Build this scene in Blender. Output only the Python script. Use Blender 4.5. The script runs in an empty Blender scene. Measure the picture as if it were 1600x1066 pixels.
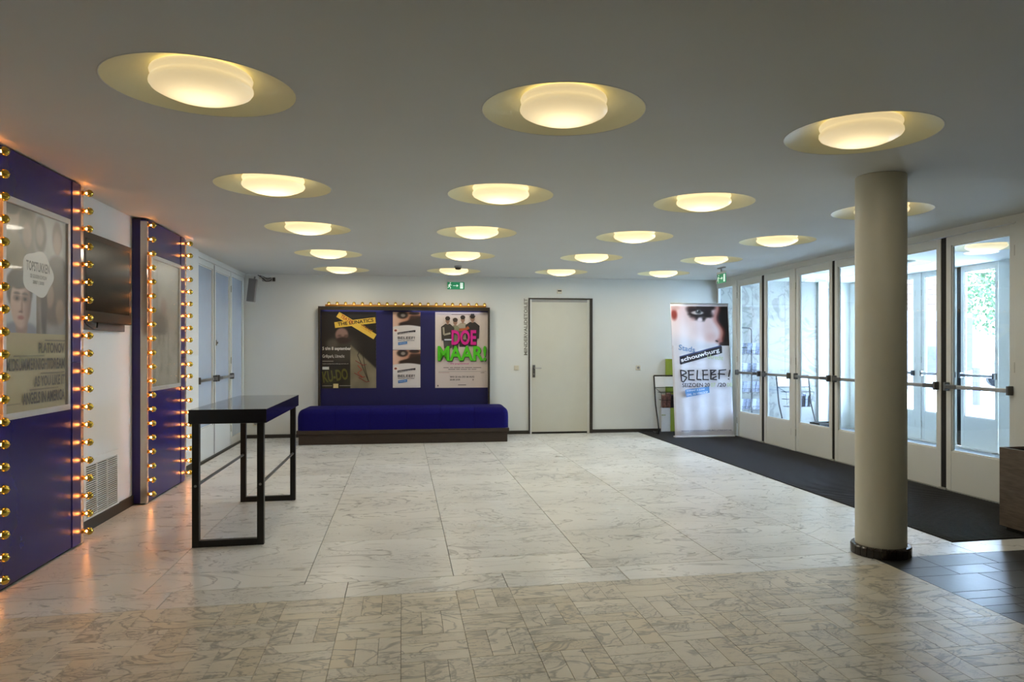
import bpy, bmesh, math, random
from mathutils import Vector, Matrix, noise
R=random.Random(7)
S=bpy.context.scene; C=S.collection
HC=2.5035; EYE=1.3535
# ------------------------------------------------------------ camera
cam=bpy.data.objects.new('camera',bpy.data.cameras.new('camera')); C.objects.link(cam)
cam.location=(0,0,EYE); cam.rotation_euler=(math.pi/2,0,-0.1904)
cam.data.sensor_width=36; cam.data.lens=36*1134.9/1600
cam.data.shift_x=-0.02976; cam.data.shift_y=0.00829; cam.data.clip_end=300
S.camera=cam
S.view_settings.view_transform='Standard'; S.view_settings.look='None'
S.view_settings.exposure=0.58; S.view_settings.gamma=1.0; S.view_settings.use_curve_mapping=False
# ------------------------------------------------------------ sky (overcast, bright street)
W=bpy.data.worlds.new('sky'); S.world=W; W.use_nodes=True
SKY=25
nt=W.node_tree; bg=nt.nodes['Background']; bg.inputs[1].default_value=SKY
tc=nt.nodes.new('ShaderNodeTexCoord'); nz=nt.nodes.new('ShaderNodeTexNoise'); nz.inputs['Scale'].default_value=2.5
cr=nt.nodes.new('ShaderNodeValToRGB'); cr.color_ramp.elements[0].color=(.62,.76,1,1); cr.color_ramp.elements[1].color=(.86,.93,1,1)
nt.links.new(tc.outputs['Generated'],nz.inputs['Vector']); nt.links.new(nz.outputs['Fac'],cr.inputs['Fac']); nt.links.new(cr.outputs['Color'],bg.inputs[0])
BULB_E=58; LAMP_E=.5; LAMP_W=3.9
# ------------------------------------------------------------ materials
def lin(c):
    if isinstance(c,str):
        c=[int(c[i:i+2],16)/255 for i in (0,2,4)]
    return tuple(x/12.92 if x<=.04045 else ((x+.055)/1.055)**2.4 for x in c[:3])
MC={}
def mat(name,col='808080',rough=.6,metal=0,var=.04,scale=6,bump=0,emit=None,es=0,coat=0,spec=.5,aniso=None,stretch=(1,1,1)):
    if name in MC: return MC[name]
    m=bpy.data.materials.new(name); m.use_nodes=True; n=m.node_tree.nodes; L=m.node_tree.links; b=n['Principled BSDF']
    c=lin(col)
    b.inputs['Roughness'].default_value=rough; b.inputs['Metallic'].default_value=metal
    b.inputs['Coat Weight'].default_value=coat; b.inputs['Specular IOR Level'].default_value=spec
    t=n.new('ShaderNodeTexCoord'); mp=n.new('ShaderNodeMapping'); mp.inputs['Scale'].default_value=stretch
    z=n.new('ShaderNodeTexNoise'); z.inputs['Scale'].default_value=scale; z.inputs['Detail'].default_value=5
    L.new(t.outputs['Object'],mp.inputs['Vector']); L.new(mp.outputs['Vector'],z.inputs['Vector'])
    r=n.new('ShaderNodeValToRGB'); r.color_ramp.elements[0].position=.3; r.color_ramp.elements[1].position=.7
    r.color_ramp.elements[0].color=tuple(max(0,x*(1-var)) for x in c)+(1,); r.color_ramp.elements[1].color=tuple(min(1,x*(1+var)) for x in c)+(1,)
    L.new(z.outputs['Fac'],r.inputs['Fac']); L.new(r.outputs['Color'],b.inputs['Base Color'])
    if bump:
        bp=n.new('ShaderNodeBump'); bp.inputs['Strength'].default_value=bump; bp.inputs['Distance'].default_value=.01
        L.new(z.outputs['Fac'],bp.inputs['Height']); L.new(bp.outputs['Normal'],b.inputs['Normal'])
    if aniso:
        b.inputs['Anisotropic'].default_value=aniso; q=n.new('ShaderNodeCombineXYZ'); q.inputs[1].default_value=1; L.new(q.outputs[0],b.inputs['Tangent'])
    if emit: b.inputs['Emission Color'].default_value=lin(emit)+(1,); b.inputs['Emission Strength'].default_value=es
    MC[name]=m; return m
def marble(name,base,base2,vein,tiles=False,vs=1.0,rough=.28,dens=.05,amt=.75):
    m=bpy.data.materials.new(name); m.use_nodes=True; n=m.node_tree.nodes; L=m.node_tree.links; b=n['Principled BSDF']
    t=n.new('ShaderNodeTexCoord'); oi=n.new('ShaderNodeObjectInfo')
    ml=n.new('ShaderNodeVectorMath'); ml.operation='SCALE'; ml.inputs['Scale'].default_value=37
    cx=n.new('ShaderNodeCombineXYZ')
    for k in range(3): L.new(oi.outputs['Random'],cx.inputs[k])
    L.new(cx.outputs[0],ml.inputs[0])
    ad=n.new('ShaderNodeVectorMath'); ad.operation='ADD'; L.new(t.outputs['Object'],ad.inputs[0]); L.new(ml.outputs[0],ad.inputs[1])
    mp=n.new('ShaderNodeMapping'); L.new(ad.outputs[0],mp.inputs['Vector'])
    mp.inputs['Scale'].default_value=(vs,vs*1.9,vs) ; mp.inputs['Rotation'].default_value=(0,0,.35)
    nz=n.new('ShaderNodeTexNoise'); nz.inputs['Scale'].default_value=1.6; nz.inputs['Detail'].default_value=4; nz.inputs['Distortion'].default_value=1.4
    L.new(mp.outputs[0],nz.inputs['Vector'])
    def ridge(src,width,pos=.5):
        s=n.new('ShaderNodeMath'); s.operation='SUBTRACT'; s.inputs[1].default_value=pos; L.new(src,s.inputs[0])
        a=n.new('ShaderNodeMath'); a.operation='ABSOLUTE'; L.new(s.outputs[0],a.inputs[0])
        mr=n.new('ShaderNodeMapRange'); mr.interpolation_type='SMOOTHSTEP'; mr.inputs['From Min'].default_value=0; mr.inputs['From Max'].default_value=width
        mr.inputs['To Min'].default_value=1; mr.inputs['To Max'].default_value=0; L.new(a.outputs[0],mr.inputs['Value']); return mr.outputs[0]
    r1=ridge(nz.outputs['Fac'],dens*.35)
    n2=n.new('ShaderNodeTexNoise'); n2.inputs['Scale'].default_value=4.2; n2.inputs['Detail'].default_value=5; n2.inputs['Distortion'].default_value=2.2
    L.new(mp.outputs[0],n2.inputs['Vector']); r2=ridge(n2.outputs['Fac'],dens*.45,.47)
    n3=n.new('ShaderNodeTexNoise'); n3.inputs['Scale'].default_value=1.1; n3.inputs['Detail'].default_value=6; L.new(mp.outputs[0],n3.inputs['Vector'])
    mk=n.new('ShaderNodeMapRange'); mk.inputs['From Min'].default_value=.42; mk.inputs['From Max'].default_value=.62; L.new(n3.outputs['Fac'],mk.inputs['Value'])
    m2=n.new('ShaderNodeMath'); m2.operation='MULTIPLY'; L.new(r2,m2.inputs[0]); L.new(mk.outputs[0],m2.inputs[1])
    mx=n.new('ShaderNodeMath'); mx.operation='MAXIMUM'; L.new(r1,mx.inputs[0]); L.new(m2.outputs[0],mx.inputs[1])
    sc=n.new('ShaderNodeMath'); sc.operation='MULTIPLY'; sc.inputs[1].default_value=amt; L.new(mx.outputs[0],sc.inputs[0])
    bc=n.new('ShaderNodeMix'); bc.data_type='RGBA'
    rr=n.new('ShaderNodeMath'); rr.operation='POWER'; rr.inputs[1].default_value=1.7; L.new(oi.outputs['Random'],rr.inputs[0])
    L.new(rr.outputs[0],bc.inputs['Factor']); bc.inputs[6].default_value=lin(base)+(1,); bc.inputs[7].default_value=lin(base2)+(1,)
    cl=n.new('ShaderNodeMix'); cl.data_type='RGBA'; cl.inputs[7].default_value=lin(vein)+(1,)
    gr=n.new('ShaderNodeMapRange'); gr.inputs['From Min'].default_value=.35; gr.inputs['From Max'].default_value=.8; gr.inputs['To Max'].default_value=.35
    L.new(n3.outputs['Fac'],gr.inputs['Value']); L.new(gr.outputs[0],cl.inputs['Factor']); L.new(bc.outputs[2],cl.inputs[6])
    fc=n.new('ShaderNodeMix'); fc.data_type='RGBA'; fc.inputs[7].default_value=tuple(x*.55 for x in lin(vein))+(1,)
    L.new(sc.outputs[0],fc.inputs['Factor']); L.new(cl.outputs[2],fc.inputs[6]); L.new(fc.outputs[2],b.inputs['Base Color'])
    rn=n.new('ShaderNodeMapRange'); rn.inputs['To Min'].default_value=rough*.8; rn.inputs['To Max'].default_value=rough*1.3
    L.new(n2.outputs['Fac'],rn.inputs['Value']); L.new(rn.outputs[0],b.inputs['Roughness'])
    MC[name]=m; return m
def glassmat(name,tint='F4FAFF',refl=.045,rough=.0):
    m=bpy.data.materials.new(name); m.use_nodes=True; n=m.node_tree.nodes; L=m.node_tree.links; n.clear()
    o=n.new('ShaderNodeOutputMaterial'); mx=n.new('ShaderNodeMixShader'); tr=n.new('ShaderNodeBsdfTransparent'); gl=n.new('ShaderNodeBsdfGlossy')
    lw=n.new('ShaderNodeLayerWeight'); pw=n.new('ShaderNodeMath'); pw.operation='POWER'; pw.inputs[1].default_value=5
    fr=n.new('ShaderNodeMath'); fr.operation='MULTIPLY_ADD'; fr.inputs[1].default_value=.92; fr.inputs[2].default_value=refl
    lw.inputs['Blend'].default_value=.5; L.new(lw.outputs['Facing'],pw.inputs[0]); L.new(pw.outputs[0],fr.inputs[0])
    tr.inputs[0].default_value=lin(tint)+(1,); gl.inputs['Roughness'].default_value=rough
    L.new(fr.outputs[0],mx.inputs[0]); L.new(tr.outputs[0],mx.inputs[1]); L.new(gl.outputs[0],mx.inputs[2]); L.new(mx.outputs[0],o.inputs[0])
    MC[name]=m; return m
def printmat(name,rough=.45,coat=0):
    m=bpy.data.materials.new(name); m.use_nodes=True; n=m.node_tree.nodes; L=m.node_tree.links; b=n['Principled BSDF']
    a=n.new('ShaderNodeVertexColor'); a.layer_name='Col'; L.new(a.outputs[0],b.inputs['Base Color']); b.inputs['Roughness'].default_value=rough; b.inputs['Coat Weight'].default_value=coat
    MC[name]=m; return m
white=mat('white wall paint','DCE0DC',.7,var=.015,scale=2)
ceilm=mat('ceiling paint','CED1CE',.75,var=.02,scale=1.5)
grout=mat('grout','66635C',.9)
mslab=marble('white marble slabs','E6E7E4','DEDDD6','9A9996',vs=.75,amt=.6,dens=.045)
mstrip=marble('cream marble strips','DCD6C6','D6CBB2','8A8880',vs=1.7,dens=.10,amt=.62,rough=.35)
mwall=marble('marble wall cladding','A9ABA5','A0A19A','666A62',vs=.9,dens=.11,amt=.5,rough=.5)
slate=mat('dark slate','26282B',.34,var=.3,scale=3,bump=.25)
slate2=mat('greenish slate','303335',.38,var=.25,scale=4,bump=.25)
matm=mat('ribbed mat fibre','26272A',.85,var=.35,scale=220)
matb=mat('mat backing','121212',.9)
blue=mat('blue lacquer','15135C',.26,var=.06,scale=2,spec=.4)
bluepost=mat('blue post lacquer','241D60',.35,var=.05)
bluecase=mat('blue case back','120F4E',.6,var=.05)
cloth=mat('blue velvet upholstery','0C0558',.85,var=.12,scale=60,bump=.15,spec=.2)
wood=mat('dark stained wood','30251D',.5,var=.25,scale=8,stretch=(1,12,12))
blackw=mat('black lacquered steel','0B0908',.4,var=.1)
tabtop=mat('black lacquered tabletop','15121A',.13,var=.1,coat=.3)
alu=mat('anodised aluminium','B4B4AE',.4,metal=.35)
chrome=mat('brushed steel','A5A6A6',.35,metal=.85)
dchrome=mat('dark steel','6B6D6F',.4,metal=.7)
frame=mat('white door lacquer','D9DBD6',.4,var=.012,scale=3)
rubber=mat('black rubber seal','0A0B0B',.7)
glass=glassmat('door glass')
pglass=glassmat('poster perspex','FFFFFF',refl=.02,rough=.3)
blupane=mat('pale blue backed glass','B6C6DA',.12,var=.02,coat=.3)
colm=mat('cream column paint','D6D3C2',.45,var=.02)
btile=mat('dark brown glazed tile','241A18',.2,var=.4,scale=20)
basebd=mat('dark baseboard','2C2A25',.5,var=.1)
dishm=mat('cream lamp reflector','EFEBC2',.5,var=.03)
gold=mat('gold mirrored bulb crown','BFA548',.16,metal=1,var=.03)
brass=mat('brass socket','B88A40',.3,metal=1)
clear=glassmat('clear bulb glass','FFF2DC')
fil=mat('glowing filament','FFB070',.5,emit='FFA055',es=BULB_E)
tvb=mat('dark tv plastic','1E1A17',.4,spec=.2)
tvs=mat('tv screen','040404',.22,spec=.1)
grey=mat('grey plastic','8E9090',.5)
cream=mat('cream plastic','D6D2BE',.5)
black=mat('black plastic','0C0C0C',.45)
door_p=mat('off white toilet door','CBCBBE',.5,var=.015)
oak=mat('brown veneer','5E5145',.5,var=.3,scale=5,stretch=(2,2,14),bump=.1)
green=mat('exit sign green','0B8A5B',.5,emit='0B8A5B',es=.25)
pict=mat('exit sign white','EAFFF4',.5,emit='EAFFF4',es=.3)
olive=mat('olive green board','8C9A2A',.6)
dkcloth=mat('dark bag fabric','1B1B26',.8,var=.4,scale=30)
flyer=mat('flyer paper','9EA6BE',.6,var=.35,scale=40)
flyer2=mat('magazine covers','7C5A55',.6,var=.6,scale=30)
poster=printmat('poster print'); posterg=printmat('poster print behind glass',.3,.3)
# lamp glass: frosted, bulb behind it makes its middle brighter
def lampglass(k=1):
    m=bpy.data.materials.new('frosted lamp glass'); m.use_nodes=True; n=m.node_tree.nodes; L=m.node_tree.links; b=n['Principled BSDF']
    b.inputs['Base Color'].default_value=(.8,.75,.6,1); b.inputs['Roughness'].default_value=.35
    t=n.new('ShaderNodeTexCoord'); sp=n.new('ShaderNodeSeparateXYZ'); L.new(t.outputs['Object'],sp.inputs[0])
    cb=n.new('ShaderNodeCombineXYZ'); L.new(sp.outputs[0],cb.inputs[0]); L.new(sp.outputs[1],cb.inputs[1])
    ln=n.new('ShaderNodeVectorMath'); ln.operation='LENGTH'; L.new(cb.outputs[0],ln.inputs[0])
    r=n.new('ShaderNodeMapRange'); r.interpolation_type='SMOOTHSTEP'; r.inputs['From Min'].default_value=.02; r.inputs['From Max'].default_value=.2
    r.inputs['To Min'].default_value=2.6*LAMP_E*k; r.inputs['To Max'].default_value=.95*LAMP_E*k; L.new(ln.outputs['Value'],r.inputs['Value'])
    b.inputs['Emission Color'].default_value=(1,.77,.42,1); L.new(r.outputs[0],b.inputs['Emission Strength'])
    MC['frosted lamp glass']=m; return m
lampg=lampglass(.85); lampg2=lampglass(1.3)
# ------------------------------------------------------------ builders
def link(o): C.objects.link(o); return o
def setp(o,label=None,cat=None,group=None,kind=None):
    if label:o['label']=label
    if cat:o['category']=cat
    if group:o['group']=group
    if kind:o['kind']=kind
    return o
def thing(name,label,cat,loc=(0,0,0),rz=0,group=None,kind=None):
    o=link(bpy.data.objects.new(name,None)); o.location=loc; o.rotation_euler=(0,0,rz); o.empty_display_size=.1
    return setp(o,label,cat,group,kind)
class MB:
    """collects shapes; verts are given in the parent's own frame minus off"""
    def __init__(s): s.bm=bmesh.new(); s.smooth=False
    def box(s,x0,x1,y0,y1,z0,z1,bev=0):
        vs=[s.bm.verts.new(p) for p in ((x0,y0,z0),(x1,y0,z0),(x1,y1,z0),(x0,y1,z0),(x0,y0,z1),(x1,y0,z1),(x1,y1,z1),(x0,y1,z1))]
        fs=[s.bm.faces.new([vs[i] for i in f]) for f in ((3,2,1,0),(4,5,6,7),(0,1,5,4),(1,2,6,5),(2,3,7,6),(3,0,4,7))]
        if bev:
            es=set(e for f in fs for e in f.edges)
            bmesh.ops.bevel(s.bm,geom=list(es),offset=bev,segments=2,profile=.5,affect='EDGES')
        return s
    def tube(s,pts,r,seg=8,caps=True):
        pts=[Vector(p) for p in pts]; rings=[]
        n=len(pts)
        for i,p in enumerate(pts):
            d=(pts[min(i+1,n-1)]-pts[max(i-1,0)]).normalized()
            up=Vector((0,0,1)) if abs(d.z)<.9 else Vector((1,0,0))
            a=d.cross(up).normalized(); b=d.cross(a)
            rr=r[i] if isinstance(r,(list,tuple)) else r
            rings.append([s.bm.verts.new(p+rr*(a*math.cos(2*math.pi*k/seg)+b*math.sin(2*math.pi*k/seg))) for k in range(seg)])
        for u,v in zip(rings,rings[1:]):
            for k in range(seg): s.bm.faces.new((u[k],u[(k+1)%seg],v[(k+1)%seg],v[k]))
        if caps:
            s.bm.faces.new(rings[0]); s.bm.faces.new(list(reversed(rings[-1])))
        return s
    def lathe(s,prof,cen=(0,0,0),axis='z',seg=32,close=False):
        c=Vector(cen); rings=[]
        def P(r,h,a):
            x,y=r*math.cos(a),r*math.sin(a)
            return c+(Vector((x,y,h)) if axis=='z' else Vector((h,x,y)) if axis=='x' else Vector((x,h,y)))
        for r,h in prof:
            if r<1e-6: rings.append([s.bm.verts.new(P(0,h,0))])
            else: rings.append([s.bm.verts.new(P(r,h,2*math.pi*k/seg)) for k in range(seg)])
        for u,v in zip(rings,rings[1:]):
            for k in range(seg):
                k2=(k+1)%seg
                if len(u)==1 and len(v)>1: s.bm.faces.new((u[0],v[k2],v[k]))
                elif len(v)==1 and len(u)>1: s.bm.faces.new((u[k],u[k2],v[0]))
                elif len(u)>1: s.bm.faces.new((u[k],u[k2],v[k2],v[k]))
        return s
    def poly(s,pts):
        s.bm.faces.new([s.bm.verts.new(p) for p in pts]); return s
    def prism(s,pts,d):
        d=Vector(d); a=[s.bm.verts.new(p) for p in pts]; b=[s.bm.verts.new(Vector(p)+d) for p in pts]
        s.bm.faces.new(a); s.bm.faces.new(list(reversed(b)))
        for i in range(len(a)): s.bm.faces.new((a[i],a[(i+1)%len(a)],b[(i+1)%len(a)],b[i]))
        return s
    def build(s,name,m,parent=None,loc=None,smooth=False,wn=False):
        bmesh.ops.recalc_face_normals(s.bm,faces=s.bm.faces)
        me=bpy.data.meshes.new(name); s.bm.to_mesh(me); s.bm.free(); me.materials.append(m)
        if smooth:
            me.polygons.foreach_set('use_smooth',[True]*len(me.polygons))
            if wn: me.set_sharp_from_angle(angle=math.radians(35))
        o=link(bpy.data.objects.new(name,me)); o.parent=parent
        if loc: o.location=loc
        return o
def struct(name,mb,m,label,cat='wall',**k):
    o=mb.build(name,m,**k); return setp(o,label,cat,kind='structure')
def inst(me,name,parent,loc,rz=0,mtl=None):
    o=link(bpy.data.objects.new(name,me)); o.parent=parent; o.location=loc
    if rz:o.rotation_euler=(0,0,rz)
    return o
# flat print: layered coloured polygons in (u,v) metres on a plane
def textgeo(s,w,h,bold=0):
    cu=bpy.data.curves.new('t','FONT'); cu.body=s; cu.offset=bold; cu.resolution_u=3
    o=bpy.data.objects.new('t',cu); C.objects.link(o)
    dg=bpy.context.evaluated_depsgraph_get(); me=bpy.data.meshes.new_from_object(o.evaluated_get(dg))
    vs=[v.co.copy() for v in me.vertices]; fs=[tuple(p.vertices) for p in me.polygons]
    bpy.data.objects.remove(o); bpy.data.meshes.remove(me)
    x0=min(v.x for v in vs);x1=max(v.x for v in vs);y0=min(v.y for v in vs);y1=max(v.y for v in vs)
    return [((v.x-x0)/(x1-x0)*w,(v.y-y0)/(y1-y0)*h) for v in vs],fs
class Print:
    EPS=.0007
    def __init__(s): s.v=[];s.f=[];s.c=[];s.l=0
    def add(s,vs,fs,cols,layer=None):
        s.l+=1; n=len(s.v); z=(s.l if layer is None else layer)*s.EPS
        s.v+=[(a,b,z) for a,b in vs]; s.f+=[tuple(i+n for i in f) for f in fs]
        s.c+=cols if isinstance(cols,list) else [lin(cols)]*len(vs)
    def poly(s,pts,c,layer=None): s.add(pts,[tuple(range(len(pts)))],c,layer)
    def quad(s,p,c,n=24):
        a,b,d,e=p; vs=[];fs=[]
        for i in range(n+1):
            t=i/n; vs+=[(a[0]+(e[0]-a[0])*t,a[1]+(e[1]-a[1])*t),(b[0]+(d[0]-b[0])*t,b[1]+(d[1]-b[1])*t)]
            if i: fs.append((2*i-2,2*i,2*i+1,2*i-1))
        s.add(vs,fs,c)
    def rect(s,x,y,w,h,c,layer=None): s.poly([(x,y),(x+w,y),(x+w,y+h),(x,y+h)],c,layer)
    def ell(s,x,y,a,b,c,layer=None,rot=0,n=20):
        P=[(a*math.cos(t*2*math.pi/n),b*math.sin(t*2*math.pi/n)) for t in range(n)]; k,q=math.cos(rot),math.sin(rot)
        s.poly([(x+p*k-r*q,y+p*q+r*k) for p,r in P],c,layer)
    def line(s,pts,w,c,layer=None):
        for (a,b),(d,e) in zip(pts,pts[1:]):
            L=math.hypot(d-a,e-b) or 1; nx,ny=-(e-b)/L*w/2,(d-a)/L*w/2
            s.poly([(a+nx,b+ny),(a-nx,b-ny),(d-nx,e-ny),(d+nx,e+ny)],c,layer)
            if layer is None: layer=s.l
    def text(s,t,x,y,w,h,c,bold=0,rot=0,layer=None):
        vs,fs=textgeo(t,w,h,bold); k,q=math.cos(rot),math.sin(rot)
        s.add([(x+a*k-b*q,y+a*q+b*k) for a,b in vs],fs,c,layer)
    def raster(s,x,y,w,h,nx,ny,fn):
        vs=[];cs=[];fs=[]
        for j in range(ny+1):
            for i in range(nx+1):
                vs.append((x+w*i/nx,y+h*j/ny)); cs.append(lin(fn(i/nx,j/ny)))
        for j in range(ny):
            for i in range(nx):
                a=j*(nx+1)+i; fs.append((a,a+1,a+nx+2,a+nx+1))
        s.add(vs,fs,cs)
    def build(s,name,m,parent,O,U,V,label=None):
        O,U,V=Vector(O),Vector(U),Vector(V); N=U.cross(V)
        me=bpy.data.meshes.new(name); me.from_pydata([O+a*U+b*V+z*N for a,b,z in s.v],[],s.f)
        at=me.color_attributes.new('Col','FLOAT_COLOR','POINT')
        at.data.foreach_set('color',[k for c in s.c for k in (*c,1)])
        me.materials.append(m); o=link(bpy.data.objects.new(name,me)); o.parent=parent
        if label:o['label']=label
        return o
def mixc(a,b,t): t=max(0,min(1,t)); return tuple(x+(y-x)*t for x,y in zip(a,b))
def sm(x,a,b): t=max(0,min(1,(x-a)/(b-a))); return t*t*(3-2*t)
def blob(u,v,x,y,a,b,soft=.35,rot=0):
    k,q=math.cos(rot),math.sin(rot); du,dv=u-x,v-y; p=(du*k+dv*q)/a; r=(-du*q+dv*k)/b
    return 1-sm(math.hypot(p,r),1-soft,1+soft)
def nz2(u,v,s=8,seed=0): return noise.noise(Vector((u*s+seed,v*s,seed*.37)))
H=lambda c:tuple(int(c[i:i+2],16)/255 for i in (0,2,4))
# ------------------------------------------------------------ back wall frame
BR=-0.05; BP=Vector((0,11.58,0)); BU=Vector((math.cos(BR),math.sin(BR),0)); BN=Vector((-math.sin(BR),math.cos(BR),0))
def bw(s,off=0,z=0): return BP+BU*s-BN*off+Vector((0,0,z))
def bthing(name,label,cat,s,off=0,z=0,**k): return thing(name,label,cat,bw(s,off,z),BR,**k)
XR=5.13; XO=7.6
# ------------------------------------------------------------ floor
floor=thing('floor','white marble floor with basket pattern strips in front and dark slate by the column','floor',kind='structure')
MB().box(-2.45,7.7,-3,12.2,-.06,-.006).build('floor_bed',grout,floor)
def tilemesh(w,l,h=.006,bev=.0012):
    bm=bmesh.new(); a=[(-w/2+bev,-l/2+bev,0),(w/2-bev,-l/2+bev,0),(w/2-bev,l/2-bev,0),(-w/2+bev,l/2-bev,0)]
    b=[(-w/2,-l/2,-bev),(w/2,-l/2,-bev),(w/2,l/2,-bev),(-w/2,l/2,-bev)]; c=[(x,y,-h) for x,y,z in b]
    A=[bm.verts.new(p) for p in a];B=[bm.verts.new(p) for p in b];D=[bm.verts.new(p) for p in c]
    bm.faces.new(A)
    for i in range(4):
        j=(i+1)%4; bm.faces.new((B[i],B[j],A[j],A[i])); bm.faces.new((D[i],D[j],B[j],B[i]))
    me=bpy.data.meshes.new('tile'); bm.to_mesh(me); bm.free(); return me
TM={}
def tile(x0,x1,y0,y1,m,name='floor_slab',g=.004,parent=None):
    w,l=round(x1-x0-g,4),round(y1-y0-g,4); k=(w,l,m.name)
    if k not in TM: TM[k]=tilemesh(w,l); TM[k].materials.append(m)
    return inst(TM[k],name,parent or floor,((x0+x1)/2,(y0+y1)/2,0))
xs=[-2.31,-1.41,-.555,.30,1.156,2.02,2.907,3.79]
for i,(a,b) in enumerate(zip(xs,xs[1:])):
    y=4.364; first=[.93,.35,.93,.35,.93,.8,1.2][i]
    if i==6: y=4.46
    L=first
    while y<11.9:
        y2=min(y+L,12.0); tile(a,b,y,y2,mslab); y=y2; L=1.72
# plain band of long slabs
x=-2.31
for L in (1.05,.95,.9,.72,.87,.8,.72):
    x2=min(x+L,3.0); tile(x,x2,4.094,4.364,mslab)
    x=x2
x=3.0
for L in (.75,.7,.68): tile(x,min(x+L,XR),4.20,4.46,mslab); x+=L
tile(2.907,3.0,4.364,4.46,mslab); 
# basket pattern strips: 0.3 m squares of three strips; the nearest 300 that show are single parts
Q=.3008; X0=-.308; Y0=4.094
rest=MB(); cnt=0; cells=[]
for j in range(0,24):
    for i in range(-7,12):
        x0=X0+i*Q; y0=Y0-(j+1)*Q
        x1=x0+Q; 
        if x0>=3.0: continue
        vis = y0+Q>2.35 and (x0+Q)> -2.4
        cells.append((y0+Q/2 if vis else -99+y0,i,j,x0,y0))
vis=[c for c in cells if c[0]>2.25]; inv=[c for c in cells if c[0]<=2.25]
vis.sort(key=lambda c:c[0])
for n_,(k,i,j,x0,y0) in enumerate(vis+inv):
    x1=min(x0+Q,3.0); xa=max(x0,-2.31)
    for t in range(3):
        if (i+j)%2==0: r=(x0+t*Q/3,x0+(t+1)*Q/3,y0,y0+Q)
        else: r=(x0,x0+Q,y0+t*Q/3,y0+(t+1)*Q/3)
        r=(max(r[0],-2.31),min(r[1],3.0),r[2],r[3])
        if r[1]-r[0]<.02: continue
        if cnt<298 and n_<len(vis): tile(*r,mstrip,'marble_strip',g=.0012); cnt+=1
        else:
            g=.0006; rest.box(r[0]+g,r[1]-g,r[2]+g,r[3]-g,-.006,0)
ro=rest.build('marble_strip',mstrip,floor); ro['kind']='stuff'; ro['label']='remaining marble strips of the basket pattern'
# slate
ys=4.20
y=ys; k=0
rows=[.22,.16,.28,.11,.11,.11,.26,.11,.28,.2,.3,.3,.3,.3]
for hgt in rows:
    x=3.0; R.seed(50+k)
    while x<XR-.02:
        L=R.choice([.2,.3,.42,.3]); x2=min(x+L,XR)
        tile(x,x2,y-hgt,y,slate if R.random()<.6 else slate2,'slate_tile',g=.003); x=x2
    y-=hgt; k+=1
MB().box(3.0,XR,-3,y,-.006,0).build('far_slate',slate,floor)
# ribbed mat
matt=thing('entrance_mat','dark ribbed entrance mat running along the glass doors','mat',(4.4,4.46,0))
MB().box(-.61,.72,0,7.0,-.004,.001).build('mat_backing',matb,matt)
rb=MB()
n=int(6.95/.036)
for i in range(n):
    y=.01+i*.036; rb.box(-.608,.715,y,y+.022,.001,.007)
rb=rb.build('mat_rib',matm,matt); rb['kind']='stuff'
# ------------------------------------------------------------ ceiling with round lamp recesses
U=1.15; RR=.395
LP=[(-.754,2.981),(.666,2.983),(2.097,3.043),(-.778,4.695),(.626,4.676),(2.023,4.668),(3.408,4.702),(-.766,6.272),(.627,6.222),(2.027,6.192),(3.394,6.17),(-.759,7.884),(.635,7.777),(2.025,7.682),(3.39,7.618),(-.75,9.423),(.644,9.316),(2.015,9.176),(3.369,9.08)]
LP=[(x*U,y*U) for x,y in LP]; LPB=[]
VL=[(6.43,7.06,1),(6.5,8.62,0),(6.5,10.25,1)]
def sheet(x0,x1,y0,y1,z,circ,seg=48):
    bm=bmesh.new(); E=[]
    def loop(pts):
        v=[bm.verts.new(p) for p in pts]
        for i in range(len(v)): E.append(bm.edges.new((v[i],v[(i+1)%len(v)])))
    loop([(x0,y0,z),(x1,y0,z),(x1,y1,z),(x0,y1,z)])
    for cx,cy in circ: loop([(cx+RR*math.cos(2*math.pi*k/seg),cy+RR*math.sin(2*math.pi*k/seg),z) for k in range(seg)])
    bmesh.ops.triangle_fill(bm,use_beauty=True,use_dissolve=False,edges=E)
    for f in bm.faces:
        if f.normal.z>0: f.normal_flip()
    s=MB(); s.bm.free(); s.bm=bm; return s
struct('ceiling',sheet(-2.5,XR+.03,-3,12.2,HC,LP+LPB),ceilm,'smooth painted ceiling with round lamp recesses','ceiling')
struct('vestibule_ceiling',sheet(XR+.03,XO+.1,5.0,11.3,HC,[(x,y) for x,y,l in VL]),ceilm,'white ceiling of the glazed entrance porch','ceiling')
struct('light_block_slab',MB().box(-2.6,XO+.4,-3.1,12.4,HC+.22,HC+.3),ceilm,'added unseen slab blocking light above the ceiling','ceiling')  # unseen slab, added over the lamp recesses to block outside light
drum=[(.17,.072),(.195,.069),(.206,.062),(.21,.053),(.207,.041),(.200,.034),(.199,.031),(.204,.025),(.211,.014),(.212,.003),(.204,-.009),(.18,-.022),(.14,-.038),(.09,-.049),(.04,-.054),(0,-.055)]
rimp=[(RR,.0),(RR-.012,.004),(RR-.05,.022),(RR-.1,.045),(RR-.15,.064),(.2,.08),(0,.088)]
meshes={}
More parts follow.
